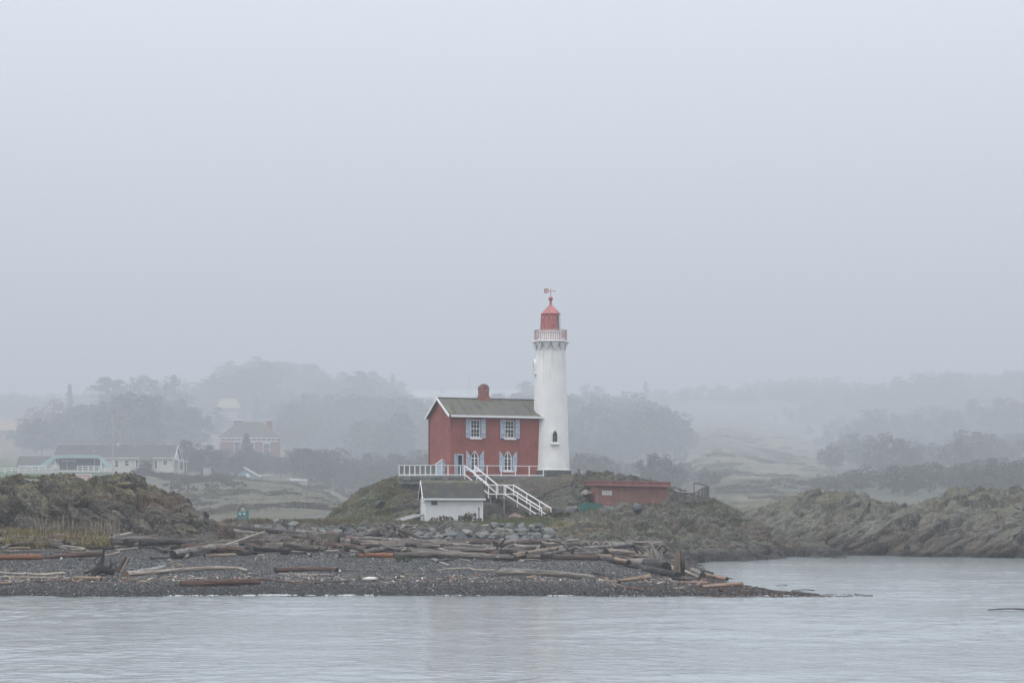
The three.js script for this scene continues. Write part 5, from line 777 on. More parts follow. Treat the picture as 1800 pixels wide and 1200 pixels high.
// foam and wet stones along the waterline
{
  const shore = (px) => { for (let d = 100; d < 120; d += 0.05) if (beachH((px - 900) / F * d, d) > 0.03) return d; return 112; };
  const put = (name, label, cat, g, n, mat, pick) => { const im = new THREE.InstancedMesh(g, mat, n), m = new THREE.Matrix4(), q = new THREE.Quaternion(), e = new THREE.Euler(); im.name = name; im.userData = { kind: 'stuff', label, category: cat }; for (let k = 0; k < n; k++) { const [x, y, d, s, f] = pick(); e.set(0, name === 'foam' ? rr(-0.25, 0.25) : rr(0, 6.3), 0); q.setFromEuler(e); m.compose(V(x, y, -d), q, V(name === 'foam' ? s * 3 : s, s * f, s)); im.setMatrixAt(k, m); } scene.add(finish(im)); };
  const blob = new THREE.SphereGeometry(1, 8, 6), bands = [[430, 560, 60], [560, 660, 30], [770, 840, 16], [960, 1010, 14], [1075, 1125, 40], [1340, 1400, 12], [300, 430, 14]], tot = bands.reduce((a, b) => a + b[2], 0);
  put('foam', 'thin line of white foam where ripples meet the gravel', 'foam', blob, 900, std(0.85, 0.86, 0.86, 0.8), () => { let r = rnd() * tot, b = bands[0]; for (const q of bands) { if (r < q[2]) { b = q; break; } r -= q[2]; } const px = rr(b[0], b[1]) + rr(-5, 5), d = shore(px) + rr(-0.25, 0.12) + 0.25 * no(px * 0.05, 3, 3), x = (px - 900) / F * d; return [x, 0.015, d, 0.02 + 0.08 * rnd() ** 3, 0.22]; });
  const st = clean(new ConvexGeometry([...Array(11)].map(() => V(rr(-1, 1), rr(-0.6, 0.6), rr(-1, 1)).normalize())));
  put('wet_stones', 'dark wet stones breaking the water off the spit tip', 'stones', st, 260, std(0.05, 0.045, 0.04, 0.5), () => { const t = rnd() ** 0.8, x = lerp(11, 19.5, t), d = 112 + rr(-2.6, 2.6) * (1 - 0.6 * t) + t * 0.8; return [x, Math.max(beachH(x, d), -0.03), d, rr(0.04, 0.15), 0.7]; });
}

// ---------- buildings on the far shore ----------
const onLand = (px, d) => { const D = far(d), x = (px - 900) / F * D; return V(x, mainH(x, D), -D); };
const yAtPx = (py, d) => CH - (py - YH) / F * far(d), mpp = (d) => far(d) / F;
// a gabled block whose front faces us: left and right in pixels, eaves and ridge in pixels, all at one distance
function gabled(parent, d, x0, x1, yBase, yEave, yRidge, depth, wallM, roofM, o = {}) {
  const k = mpp(d), ox = parent.position.x, oy = parent.position.y, X = (px) => (px - 900) * k - ox, Y = (py) => yAtPx(py, d) - oy, a = X(x0), b = X(x1), e = Y(yEave), r = Y(yRidge), base = Y(yBase);
  const s = poly([[0, base], [depth, base], [depth, e], [depth / 2, r], [0, e]]);
  part(parent, 'wall', bx(b - a, e - base, 0.3, (a + b) / 2, (e + base) / 2, -0.15), wallM); part(parent, 'wall', bx(b - a, e - base, 0.3, (a + b) / 2, (e + base) / 2, -depth + 0.15), wallM);
  for (const x of [a, b - 0.3]) { const g = extrude(poly([[0.31, base], [depth - 0.31, base], [depth - 0.31, e], [depth / 2, r - 0.1], [0.31, e]]), 0.3); g.rotateY(Math.PI / 2); g.translate(x, 0, 0); part(parent, 'wall', boxUV(clean(g)), wallM); }
  const ov = o.over ?? 0.6, sl = (r - e) / (depth / 2); let first;
  for (const q of [1, -1]) { const g = bar(V((a + b) / 2, r + 0.15, -depth / 2), V((a + b) / 2, e - sl * ov + 0.15, -depth / 2 + q * (depth / 2 + ov)), b - a + 1.2, 0.25); const f = part(parent, 'roof', boxUV(clean(g)), roofM); first ??= f; }
  if (o.trim) { part(parent, 'fascia', bx(b - a + 1.2, 0.3, 0.12, (a + b) / 2, e - sl * ov + 0.02, ov + 0.09), M.whitePaint); for (const q of [1, -1]) part(parent, 'bargeboard', bar(V(b + 0.68, r + 0.1, -depth / 2), V(b + 0.68, e - sl * ov + 0.1, -depth / 2 + q * (depth / 2 + ov)), 0.12, 0.4), M.whitePaint); }
  return { X, Y, k, first, e, r };
}
function farWindow(parent, X, Y, x0, x1, y0, y1, z = 0.02) {
  const w = X(x1) - X(x0), h = Y(y0) - Y(y1), cx = (X(x0) + X(x1)) / 2, cy = (Y(y0) + Y(y1)) / 2, t = 0.28;
  const f = part(parent, 'window', merge([box(t, h, 0.16, cx - w / 2 + t / 2, cy, z + 0.06), box(t, h, 0.16, cx + w / 2 - t / 2, cy, z + 0.06), box(w - 2 * t, t, 0.16, cx, cy + h / 2 - t / 2, z + 0.06), box(w - 2 * t, t, 0.16, cx, cy - h / 2 + t / 2, z + 0.06), box(w - 2 * t, t * 0.5, 0.12, cx, cy, z + 0.06)]), M.whitePaint);
  part(f, 'pane', bx(w - 2 * t, h - 2 * t, 0.03, cx, cy, z + 0.03), M.pane); return f;
}
{
  const d = 432, p = onLand(200, d), h = thing('long_house', 'long low grey house with white-trimmed windows and grey roof at the left', 'house', p);
  const q = gabled(h, d, 96, 304, 830, 803.5, 782, 15, M.farWall, M.farRoof, { trim: true });
  for (const [a, b, y0, y1] of [[177, 187, 807, 824], [200, 209, 808, 822], [217, 227, 808, 820], [237, 243, 808, 822], [270, 277, 808, 824], [285, 295, 808, 818]]) farWindow(h, q.X, q.Y, a, b, y0, y1);
  for (const px of [138, 155, 237, 252]) part(q.first, 'roof_seam', bar(V(q.X(px), q.r - 1.6, -5.1), V(q.X(px) - 1.2, q.r - 3.2, -2.6), 0.25, 0.3), M.metal);
  for (const [px, py] of [[97, 781], [161, 793], [230, 784], [292, 795]]) part(q.first, 'skylight', bx(0.6, 0.3, 0.5, q.X(px), q.Y(py) + 0.2, py < 786 ? -6.8 : -3.6), M.whitePaint);
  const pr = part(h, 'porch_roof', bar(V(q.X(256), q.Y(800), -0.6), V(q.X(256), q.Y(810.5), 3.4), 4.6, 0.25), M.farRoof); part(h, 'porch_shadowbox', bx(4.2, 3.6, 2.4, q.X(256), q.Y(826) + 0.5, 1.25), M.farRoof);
  part(h, 'side_porch_roof', bar(V(q.X(306), q.Y(807), -7), V(q.X(323), q.Y(810), -7), 8, 0.25), M.whitePaint); for (const z of [-3.4, -10]) part(h, 'porch_post', rod(V(q.X(320), q.Y(830), z), V(q.X(320), q.Y(810), z), 0.12), M.whitePaint);
  part(q.first, 'vent', rod(V(q.X(201), q.r - 0.5, -7), V(q.X(201), q.r + 1.0, -7), 0.22), M.whitePaint);
}
{ // low grey roof left of it
  const d = 422, p = onLand(60, d), h = thing('grey_outbuilding', 'low grey-roofed outbuilding left of the pale open shelter', 'building', p); const q = gabled(h, d, 30, 90, 832, 819, 802, 10, M.farWall, M.farRoof); part(h, 'fascia', bx(9, 0.3, 0.15, q.X(55), q.Y(819), 0.8), M.whitePaint);
}
{ // open shelter with a pale trapezoid frame
  const d = 415, p = onLand(130, d), h = thing('open_shelter', 'open shelter with pale blue-green sloping beams before the long grey house', 'shelter', p), k = mpp(d), X = (px) => (px - 900) * k - p.x, Y = (py) => yAtPx(py, d) - p.y;
  const pts = [[67, 822], [93, 802.5], [172, 802.5], [190, 822]];
  for (const z of [0, -5]) for (let i = 1; i < 4; i++) part(h, 'beam', bar(V(X(pts[i - 1][0]), Y(pts[i - 1][1]), z), V(X(pts[i][0]), Y(pts[i][1]), z), 0.5, 0.62), M.tealPale);
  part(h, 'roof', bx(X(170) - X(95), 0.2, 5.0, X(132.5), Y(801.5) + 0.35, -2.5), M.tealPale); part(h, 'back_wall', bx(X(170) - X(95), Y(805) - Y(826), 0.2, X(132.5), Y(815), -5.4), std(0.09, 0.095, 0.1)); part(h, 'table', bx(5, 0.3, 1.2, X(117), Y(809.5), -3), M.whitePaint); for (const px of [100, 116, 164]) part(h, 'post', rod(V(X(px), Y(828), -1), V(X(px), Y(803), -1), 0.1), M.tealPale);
}
const farRail = (label, a, b, d, n) => { const p = onLand((a[0] + b[0]) / 2, d), r = thing('white_fence', label, 'fence', p), k = mpp(d), Q = (t, o) => V((lerp(a[0], b[0], t) - 900) * k - p.x, yAtPx(lerp(a[1], b[1], t) + o, d) - p.y, 0); part(r, 'top_rail', bar(Q(0, 0), Q(1, 0), 0.12, 0.2), M.whitePaint); part(r, 'middle_rail', bar(Q(0, 4), Q(1, 4), 0.1, 0.2), M.whitePaint); for (let i = 0; i <= n; i++) part(r, 'post', bar(Q(i / n, 9), Q(i / n, -0.5), 0.2), M.whitePaint); };
farRail('white rail fence sloping up from the left edge of the lawn', [-4, 823.5], [103, 817.5], 405, 9); farRail('white rail fence on the lawn under the pale shelter', [135, 819], [183, 819.5], 405, 5);
{ // brick house with white cornice
  const d = 512, p = onLand(438, d), h = thing('brick_house', 'red brick house with white cornice and two chimneys among the trees', 'house', p), k = mpp(d), X = (px) => (px - 900) * k - p.x, Y = (py) => yAtPx(py, d) - p.y;
  const brick = std(0.30, 0.12, 0.10, 0.9, { map: again(mottleT, 0.2, 0.2) });
  part(h, 'wall', bx(X(488) - X(386), Y(770) - Y(812), 14, (X(386) + X(488)) / 2, Y(791), -7), brick);
  part(h, 'cornice', bx(X(491) - X(383), 0.55, 15.4, X(437), Y(769.5), -7), M.whitePaint); part(h, 'frieze', bx(X(488) - X(386) + 0.2, 0.45, 14.3, X(437), Y(775.5), -7), M.whitePaint);
  for (let i = 0; i < 12; i++) part(h, 'bracket', bx(0.3, 1.3, 0.5, lerp(X(388), X(486), i / 11), Y(772.5), 0.3), M.whitePaint);
  for (const [a, b, y0, y1] of [[462, 474, 779, 798], [411, 422, 776, 794], [438, 447, 777, 794]]) { const w = farWindow(h, X, Y, a, b, y0, y1); part(w, 'hood', bx(X(b + 1.5) - X(a - 1.5), 0.5, 0.5, (X(a) + X(b)) / 2, Y(y0) + 0.3, 0.25), M.whitePaint); part(w, 'sill', bx(X(b + 2) - X(a - 2), 0.35, 0.5, (X(a) + X(b)) / 2, Y(y1) - 0.2, 0.25), M.whitePaint); }
  const g = new THREE.CylinderGeometry(0.28, 0.74, 1, 4, 1); g.rotateY(Math.PI / 4); g.scale(X(489) - X(385), Y(741) - Y(768), 15); g.translate(X(437), (Y(741) + Y(768)) / 2, -7); const roof = part(h, 'roof', boxUV(flat(g)), std(0.11, 0.11, 0.095, 0.9));
  for (const [a, b, y0] of [[409, 424, 737.5], [466.5, 476.5, 737]]) { const c = part(roof, 'chimney', bx(X(b) - X(a), Y(y0) - Y(764), 1.8, (X(a) + X(b)) / 2, (Y(y0) + Y(764)) / 2, -5), brick); part(roof, 'chimney_cap', bx(X(b) - X(a) + 0.4, 0.6, 2.2, (X(a) + X(b)) / 2, Y(y0), -5), M.whitePaint); }
}
{ // blue gabled cottage, its gable towards us
  const d = 455, p = onLand(434, d), h = thing('blue_cottage', 'small pale blue cottage with white gable trim left of the white shed', 'house', p), k = mpp(d), X = (px) => (px - 900) * k - p.x, Y = (py) => yAtPx(py, d) - p.y, blue = std(0.26, 0.36, 0.42, 0.7);
  const g = extrude(poly([[X(413), Y(852)], [X(456), Y(852)], [X(456), Y(838)], [X(430), Y(823)], [X(413), Y(834)]]), 8); g.translate(0, 0, -8); part(h, 'wall', boxUV(clean(g)), blue);
  for (const z of [-4]) { part(h, 'roof', bar(V(X(429), Y(821.5), z), V(X(459), Y(839), z), 9.4, 0.35).rotateY(0), M.greyRoof); part(h, 'roof', bar(V(X(431), Y(821.5), z), V(X(409), Y(836), z), 9.4, 0.35), M.greyRoof); }
  part(h, 'bargeboard', bar(V(X(428), Y(821), 0.8), V(X(459), Y(838.6), 0.8), 0.2, 0.5), M.whitePaint); part(h, 'arch_window', extrude(archShape(2.4, 1.6, 0.3), 0.1).translate(X(434), Y(838.5), 0.06), M.whitePaint); part(h, 'side_rail', bx(X(479) - X(458), 0.25, 0.2, X(468), Y(835), 0), M.whitePaint);
}
{ const d = 445, p = onLand(523, d), h = thing('white_shed', 'small white shed with a flat white roof on the far grassy slope', 'shed', p), k = mpp(d), X = (px) => (px - 900) * k - p.x, Y = (py) => yAtPx(py, d) - p.y; part(h, 'wall', bx(X(537) - X(514), Y(845) - Y(860), 4, X(525.5), Y(852.5), -2), std(0.5, 0.46, 0.40)); part(h, 'roof', bx(X(538) - X(509), 0.6, 5.2, X(523.5), Y(843), -2, 0, -0.03), M.whitePaint); part(h, 'lean_to', bx(X(514) - X(507), Y(848) - Y(860), 3, X(510.5), Y(854), -2.2), std(0.28, 0.3, 0.3)); part(h, 'door', bx(1.2, 1.9, 0.1, X(520), Y(854), 0.04), std(0.36, 0.34, 0.3)); }
{ const d = 440, p = onLand(363.5, d), h = thing('board_screen', 'pale grey upright board screen left of the blue cottage', 'fence panel', p), k = mpp(d), X = (px) => (px - 900) * k - p.x, Y = (py) => yAtPx(py, d) - p.y; for (let i = 0; i < 6; i++) part(h, 'board', bx((X(370) - X(357)) / 6 - 0.06, Y(822) - Y(843), 0.12, lerp(X(358), X(369), i / 5), Y(832), 0.02 * (i % 2)), M.greyWall); part(h, 'rail', bx(X(370) - X(357), 0.2, 0.1, X(363.5), Y(827), -0.13), M.greyWall); }
{ const d = 590, p = onLand(15, d), h = thing('tan_building', 'tan building with a dark eave line at the far left edge', 'building', p); const q = gabled(h, d, -60, 40, 800, 757, 738, 16, std(0.34, 0.22, 0.15, 0.9), std(0.33, 0.25, 0.17, 0.9)); part(h, 'fascia', bx(q.X(46) - q.X(-60), 0.5, 0.3, (q.X(46) + q.X(-60)) / 2, q.Y(757), 1.1), M.greyRoof); for (const px of [8, 24]) farWindow(h, q.X, q.Y, px, px + 9, 762, 776); }
{ const d = 640, p = onLand(400, d), h = thing('yellow_roofed_house', 'pale house with a yellowish hipped roof high among the trees', 'house', p), k = mpp(d), X = (px) => (px - 900) * k - p.x, Y = (py) => yAtPx(py, d) - p.y; const g = new THREE.CylinderGeometry(0.42, 0.72, 1, 4, 1); g.rotateY(Math.PI / 4); g.scale(X(420) - X(378), Y(700) - Y(717), 14); g.translate(X(400), Y(708.5), -7); part(h, 'roof', boxUV(flat(g)), std(0.5, 0.46, 0.32, 0.9)); part(h, 'wall', bx(X(416) - X(384), Y(717) - Y(735), 11, X(400), Y(726), -7), std(0.4, 0.38, 0.34)); }
{ // long pale hall on the hilltop
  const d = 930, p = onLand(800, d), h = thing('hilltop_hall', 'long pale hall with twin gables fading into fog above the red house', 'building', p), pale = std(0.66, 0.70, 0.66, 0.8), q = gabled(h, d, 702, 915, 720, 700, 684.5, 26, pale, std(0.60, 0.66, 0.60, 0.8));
  for (const px of [772, 838]) { const g = extrude(poly([[q.X(px - 9), q.Y(706)], [q.X(px + 9), q.Y(706)], [q.X(px + 9), q.Y(703)], [q.X(px), q.Y(694)], [q.X(px - 9), q.Y(703)]]), 8); g.translate(0, 0, -4); part(h, 'gable', boxUV(clean(g)), std(0.42, 0.45, 0.45)); for (const s of [-1, 1]) part(h, 'gable_trim', bar(V(q.X(px), q.Y(692.5), 4.2), V(q.X(px + s * 10), q.Y(703), 4.2), 0.4, 0.9), M.whitePaint); }
  part(q.first, 'chimney', bx(2.6, 9, 2.6, q.X(777), q.Y(688), -9), std(0.36, 0.27, 0.22)); part(q.first, 'chimney_pot', bx(3.2, 0.7, 3.2, q.X(777), q.Y(688) + 4.85, -9), std(0.4, 0.33, 0.28));
  const hg = bx(q.X(748) - q.X(712), q.Y(705) - q.Y(720), 6, q.X(730), q.Y(712), 5); part(h, 'wing', hg, M.white);
}
// poles
const pole = (name, label, px, y0, y1, d, r, arms = []) => { const p = onLand(px, d), k = mpp(d), t = thing(name, label, 'pole', p), Y = (py) => yAtPx(py, d) - p.y, b = Math.min(Y(y0), 0) - 0.5; part(t, 'shaft', rod(V(0, b, 0), V(0, Y(y1), 0), r, r * 0.7), M.poleM ?? (M.poleM = std(0.4, 0.4, 0.4, 0.8))); arms.forEach(([x0, x1, y, n]) => { part(t, 'crossarm', bar(V((x0 - px) * k, Y(y), 0), V((x1 - px) * k, Y(y), 0), r * 0.9), M.wood); for (let i = 0; i < (n ?? 0); i++) part(t, 'insulator', rod(V(lerp(x0 - px, x1 - px, i / (n - 1)) * k, Y(y), 0), V(lerp(x0 - px, x1 - px, i / (n - 1)) * k, Y(y) + r * 3, 0), r * 0.5), M.metal); }); return t; };
pole('mast', 'tall thin pale mast standing before the long grey house', 198, 832, 724, 412, 0.26, [[195, 199, 727], [198, 203, 724]]); pole('mast', 'short dark mast right of the tall pale one', 212, 790, 761, 450, 0.2);
pole('utility_pole', 'thick utility pole with a crossarm above the red house roof', 825, 700, 657, 880, 0.75, [[816, 835, 661, 4]]); pole('utility_pole', 'thin faint utility pole right of the red house chimney', 870.5, 710, 657, 900, 0.5, [[857, 881, 659, 4]]);
for (const [l, px, y0, y1, d] of [['thin pale pole above the left edge of the teal crate stand', 414.5, 895, 845, 395], ['thin pale pole right above the teal crate stand', 434, 895, 871, 380], ['short thin pole below the blue cottage', 460, 872, 847, 420], ['white pole standing on the grassy slope left of the island', 585, 868, 839, 430]]) pole('thin_pole', l, px, y0, y1, d, 0.16);
// stand with a hooped top
{
  const d = 196, p = P(425.5, 921, d), t = thing('teal_stand', 'teal metal stand with a hooped top behind the boulders', 'metal stand', p), k = d / F, X = (px) => (px - 425.5) * k, Y = (py) => CH - (py - YH) / F * d - p.y, tm = std(0.05, 0.20, 0.19, 0.6);
  for (const px of [417.3, 433.7]) for (const z of [0, -0.8]) part(t, 'leg', bar(V(X(px), -0.1, z), V(X(px), Y(897), z), 0.09), tm); part(t, 'box', bx(X(434.5) - X(416.5), Y(899) - Y(906.5), 0.9, 0, Y(902.7), -0.4), tm); for (const px of [421.5, 429]) part(t, 'label_plate', bx(0.2, 0.2, 0.02, X(px), Y(902.7), 0.065), std(0.5, 0.6, 0.58)); part(t, 'shelf', bx(X(434) - X(417), 0.09, 0.9, 0, Y(914), -0.4), tm); part(t, 'tank', bx(X(433) - X(418), Y(907) - Y(913), 0.7, 0, Y(910), -0.4), std(0.2, 0.26, 0.28, 0.6));
  const hoop = new THREE.CatmullRomCurve3([V(X(419.5), Y(899), -0.4), V(X(419.3), Y(892), -0.4), V(X(422), Y(889.5), -0.4), V(X(425.5), Y(889), -0.4), V(X(429), Y(889.5), -0.4), V(X(431.6), Y(892), -0.4), V(X(431.5), Y(899), -0.4)]); part(t, 'hoop', new THREE.TubeGeometry(hoop, 30, 0.06, 6), M.ironwork); part(t, 'lamp', (() => { const g = new THREE.SphereGeometry(0.1, 10, 8); g.translate(0, Y(895), -0.4); return g; })(), M.white); part(t, 'lamp_stem', rod(V(0, Y(899), -0.4), V(0, Y(895), -0.4), 0.03), M.ironwork);
}
{ // pinkish sign board behind the outcrop
  const d = 176, p = P(143, 855, d), t = thing('sign_board', 'pinkish white sign board half hidden behind the rocky outcrop', 'sign', p), k = d / F; part(t, 'board', bx(34 * k, 17 * k, 0.08, 0, 13 * k, 0), std(0.62, 0.47, 0.47, 0.7)); part(t, 'border', merge([box(34 * k, 0.07, 0.03, 0, 21.2 * k, 0.056), box(0.07, 17 * k - 0.08, 0.03, 16.4 * k, 12.8 * k, 0.056), box(0.07, 17 * k - 0.08, 0.03, -16.4 * k, 12.8 * k, 0.056)]), M.whitePaint); for (const s of [-12, 12]) part(t, 'post', bx(0.1, 1.6, 0.1, s * k, -0.2, -0.09), M.wood);
}
{ // a tarpaulin hump on the far rock, right
  const q = P(1786, 860, 229); const g = new THREE.SphereGeometry(1, 16, 10); g.scale(0.75, 0.42, 0.6); solo('dark_hump', 'small dark rounded lump on top of the right-hand rocks', 'rock', boxUV(g), M.dark, q);
}

// ---------- trees, bushes and grasses ----------
const leafMats = { fir: std(0.045, 0.058, 0.045, 0.95), oak: std(0.062, 0.066, 0.038, 0.95), dark: std(0.04, 0.05, 0.04, 0.95), rust: std(0.16, 0.10, 0.045, 0.95), willow: std(0.15, 0.145, 0.06, 0.95), bush: std(0.07, 0.065, 0.04, 0.95), bark: std(0.09, 0.08, 0.07, 0.95) };
function leafSoup(list) {   // [centre, size, outward] -> bent leaf clusters of two triangles
  const pos = [], nor = [], p = V(0, 0, 0), a = V(0, 0, 0), b = V(0, 0, 0), n = V(0, 0, 0);
  for (const [c, s, o] of list) { a.set(rr(-1, 1), rr(-0.7, 0.7), rr(-1, 1)).normalize(); b.set(rr(-1, 1), rr(-1, 1), rr(-1, 1)).cross(a).normalize(); n.copy(a).cross(b).normalize().multiplyScalar(0.5).add(o).normalize(); const w = s * rr(0.5, 1), q = [[-1, 0], [0.1, -0.55], [1, 0.1], [-0.1, 0.6]].map(([u, v]) => c.clone().addScaledVector(a, u * w).addScaledVector(b, v * w)); for (const k of [0, 1, 2, 0, 2, 3]) { pos.push(q[k].x, q[k].y, q[k].z); nor.push(n.x, n.y, n.z); } }
  const g = new THREE.BufferGeometry(); g.setAttribute('position', new THREE.Float32BufferAttribute(pos, 3)); g.setAttribute('normal', new THREE.Float32BufferAttribute(nor, 3)); g.setAttribute('uv', new THREE.Float32BufferAttribute(new Float32Array(pos.length / 3 * 2), 2)); return g;
}
// unit trees: 1 m tall, scaled where they stand
function firShape(o) {
  const list = [], limbs = [rod(V(0, -0.05, 0), V(0, 0.97, 0), 0.018, 0.003, 6)], top = o.start ?? 0.12, n = 26;
  for (let i = 0; i < n; i++) { const t = i / n, y = lerp(top, 0.98, t), w = (o.w ?? 0.2) * (o.flatTop ? Math.pow(1 - t, 0.45) : Math.pow(1 - t, 0.8)) * rr(0.65, 1.2) + 0.012, m = 6;
    for (let k = 0; k < m; k++) { if (rnd() < (o.gap ?? 0.18)) continue; const a = rnd() * 6.28, L = w * rr(0.55, 1.15), droop = o.droop ?? 0.25; limbs.push(rod(V(0, y, 0), V(Math.cos(a) * L, y - L * droop, Math.sin(a) * L), 0.0035, 0.001, 3)); const S = 9; for (let s = 1; s <= S; s++) { const f = s / S, r = L * f; for (let e = 0; e < 2; e++) list.push([V(Math.cos(a) * r + rr(-0.012, 0.012), y - r * droop - f * f * 0.01 + rr(-0.012, 0.008), Math.sin(a) * r + rr(-0.012, 0.012)), lerp(0.042, 0.022, f) * (o.leaf ?? 1), V(Math.cos(a) * 0.6, 0.9, Math.sin(a) * 0.6)]); } } }
  return [leafSoup(list), merge(limbs)];
}
function broadShape(o) {
  const list = [], limbs = [rod(V(0, -0.05, 0), V(0.01, 0.45, 0), 0.03, 0.018, 7)], cl = [];
  for (let i = 0; i < (o.n ?? 46); i++) { let v; do v = V(rr(-1, 1), rr(-1, 1), rr(-1, 1)); while (v.length() > 1); const u = v.clone().normalize().multiplyScalar(0.35 + 0.65 * v.length()); cl.push(V(u.x * (o.w ?? 0.42), lerp(o.low ?? 0.3, 0.98, (u.y + 1) / 2) + 0, u.z * (o.w ?? 0.42))); }
  cl.forEach((c, i) => { if (i % 5 === 0) limbs.push(rod(V(0.01, 0.3, 0), c, 0.012, 0.003, 4)); const r = rr(0.07, 0.13), cen = V(0, 0.6, 0); for (let k = 0; k < (o.m ?? 42); k++) { const v = V(rr(-1, 1), rr(-1, 1), rr(-1, 1)).normalize().multiplyScalar(r * rr(0.5, 1.1)); v.y *= o.droop ? 1.9 : 0.8; if (o.droop) v.y -= 0.06; const p = c.clone().add(v); list.push([p, (o.leaf ?? 1) * rr(0.022, 0.042), v.clone().normalize().add(p.clone().sub(cen).normalize().multiplyScalar(0.4))]); } });
  return [leafSoup(list), merge(limbs)];
}
const shapes = { fir: [firShape({}), firShape({ w: 0.24, gap: 0.3 }), firShape({ w: 0.17, start: 0.2 })], cedar: [firShape({ w: 0.5, flatTop: true, droop: 0.02, start: 0.25, gap: 0.34, leaf: 1.3 }), firShape({ w: 0.46, flatTop: true, droop: -0.1, start: 0.3, gap: 0.3, leaf: 1.3 })], oak: [broadShape({ low: 0.12, n: 60 }), broadShape({ w: 0.5, low: 0.08, n: 64 }), broadShape({ w: 0.36, low: 0.06, n: 60 })], willow: [broadShape({ droop: true, w: 0.45, low: 0.15, n: 70, leaf: 0.8 })], bush: [broadShape({ w: 0.9, low: 0.0, n: 46, leaf: 2.2 }), broadShape({ w: 1.1, low: 0.0, n: 46, leaf: 2.4 })] };
const kinds = { fir: ['fir_tree', 'fir', 'tree'], cedar: ['pine_tree', 'cedar', 'tree'], oak: ['broadleaf_tree', 'oak', 'tree'], willow: ['willow_tree', 'willow', 'tree'], bush: ['shrub', 'bush', 'shrub'] };
function tree(kind, px, yTop, d, wide, label, group, leaf) {
  const [name, , cat] = kinds[kind], base = onLand(px, d); if (kind === 'bush') base.y -= 0.7; const h0 = Math.max(2.5, yAtPx(yTop, d) - base.y), h = kind === 'bush' ? Math.min(h0, 4) : h0, list = shapes[kind], [crown, trunk] = list[Math.floor(rnd() * list.length)], t = thing(name, label, cat, base, rr(0, 6.28), group);
  part(t, 'crown', crown, leafMats[leaf ?? { fir: 'fir', cedar: 'dark', oak: 'oak', willow: 'willow', bush: 'bush' }[kind]]); part(t, 'trunk', trunk, leafMats.bark);
  t.scale.set(h * wide, h, h * wide); return t;
}
// named ones
tree('fir', 122, 671, 640, 0.75, 'slender dark fir rising alone at the left, above the rusty trees', undefined);
tree('cedar', 186, 659, 640, 0.9, 'feathery pine with open branches left of the dark tree mass', undefined, 'fir'); tree('cedar', 207, 664, 640, 0.8, 'second feathery pine touching the dark tree mass at the left', undefined, 'fir');
tree('oak', 250, 655, 640, 0.95, 'dense dark tree tallest behind the long grey house', undefined, 'dark'); tree('oak', 290, 662, 630, 0.8, 'dense dark tree right of the tallest one behind the long house', undefined, 'dark'); tree('fir', 305, 655, 660, 1.0, 'ragged fir poking out above the dark trees behind the long house', undefined);
tree('oak', 100, 702, 600, 0.9, 'rust-tinted tree below the slender fir', undefined, 'rust'); tree('oak', 62, 716, 600, 0.9, 'rusty brown tree nearest the tan building', undefined, 'rust'); tree('oak', 150, 708, 600, 0.9, 'rusty tree between the slender fir and the dark mass', undefined, 'oak');
tree('oak', 340, 672, 700, 1.0, 'pale grey tree right of the dark mass', undefined); tree('cedar', 402, 632, 780, 1.0, 'huge faint cedar with flat layered boughs', undefined); tree('cedar', 452, 624, 800, 1.0, 'tallest faint conifer, its top dissolving in the fog', undefined); tree('cedar', 480, 640, 790, 0.9, 'faint broad conifer right of the tallest one', undefined);
tree('oak', 540, 640, 760, 1.1, 'wide faint round-topped tree in the middle of the left-hand wood', undefined); tree('cedar', 655, 650, 740, 0.9, 'spreading dark conifer at the right end of the left-hand wood', undefined); tree('fir', 690, 655, 750, 1.2, 'ragged conifer at the right edge of the left-hand wood', undefined); tree('oak', 615, 662, 720, 1.0, 'broad grey tree left of the spreading conifer', undefined);
tree('willow', 540, 727, 590, 0.95, 'yellowish weeping willow right of the red brick house', undefined); tree('willow', 505, 742, 580, 0.8, 'smaller yellow-green willow beside the brick house', undefined); tree('fir', 433, 760, 496, 1.7, 'small dark conifer standing before the brick house', undefined);
tree('cedar', 925, 668, 720, 1.0, 'dark conifer left of the lighthouse tower', undefined); tree('oak', 1035, 676, 730, 1.05, 'big dark tree just right of the lighthouse tower', undefined, 'dark'); tree('fir', 1135, 668, 760, 1.2, 'faint conifer standing higher right of the tower', undefined);
// the wood, row by row
const rows = (n, x0, x1, f, d0, d1, kind, wide, label, group, leaf, j = 8) => { for (let i = 0; i < n; i++) { const px = lerp(x0, x1, (i + rr(0.15, 0.85)) / n), t = rnd(); const kd = typeof kind === 'function' ? kind() : kind, say = { fir: 'narrow conifer', cedar: 'spreading pine', oak: 'round-topped tree', bush: 'shrub' }[kd]; tree(kd, px, f(px) + rr(-j, j), lerp(d0, d1, t), wide * rr(0.8, 1.25), label[0] + ' ' + say + ' ' + zone(label[1], px) + (kd === 'bush' ? '' : t > 0.5 ? ', farther back' : ', nearer'), group, leaf); } };
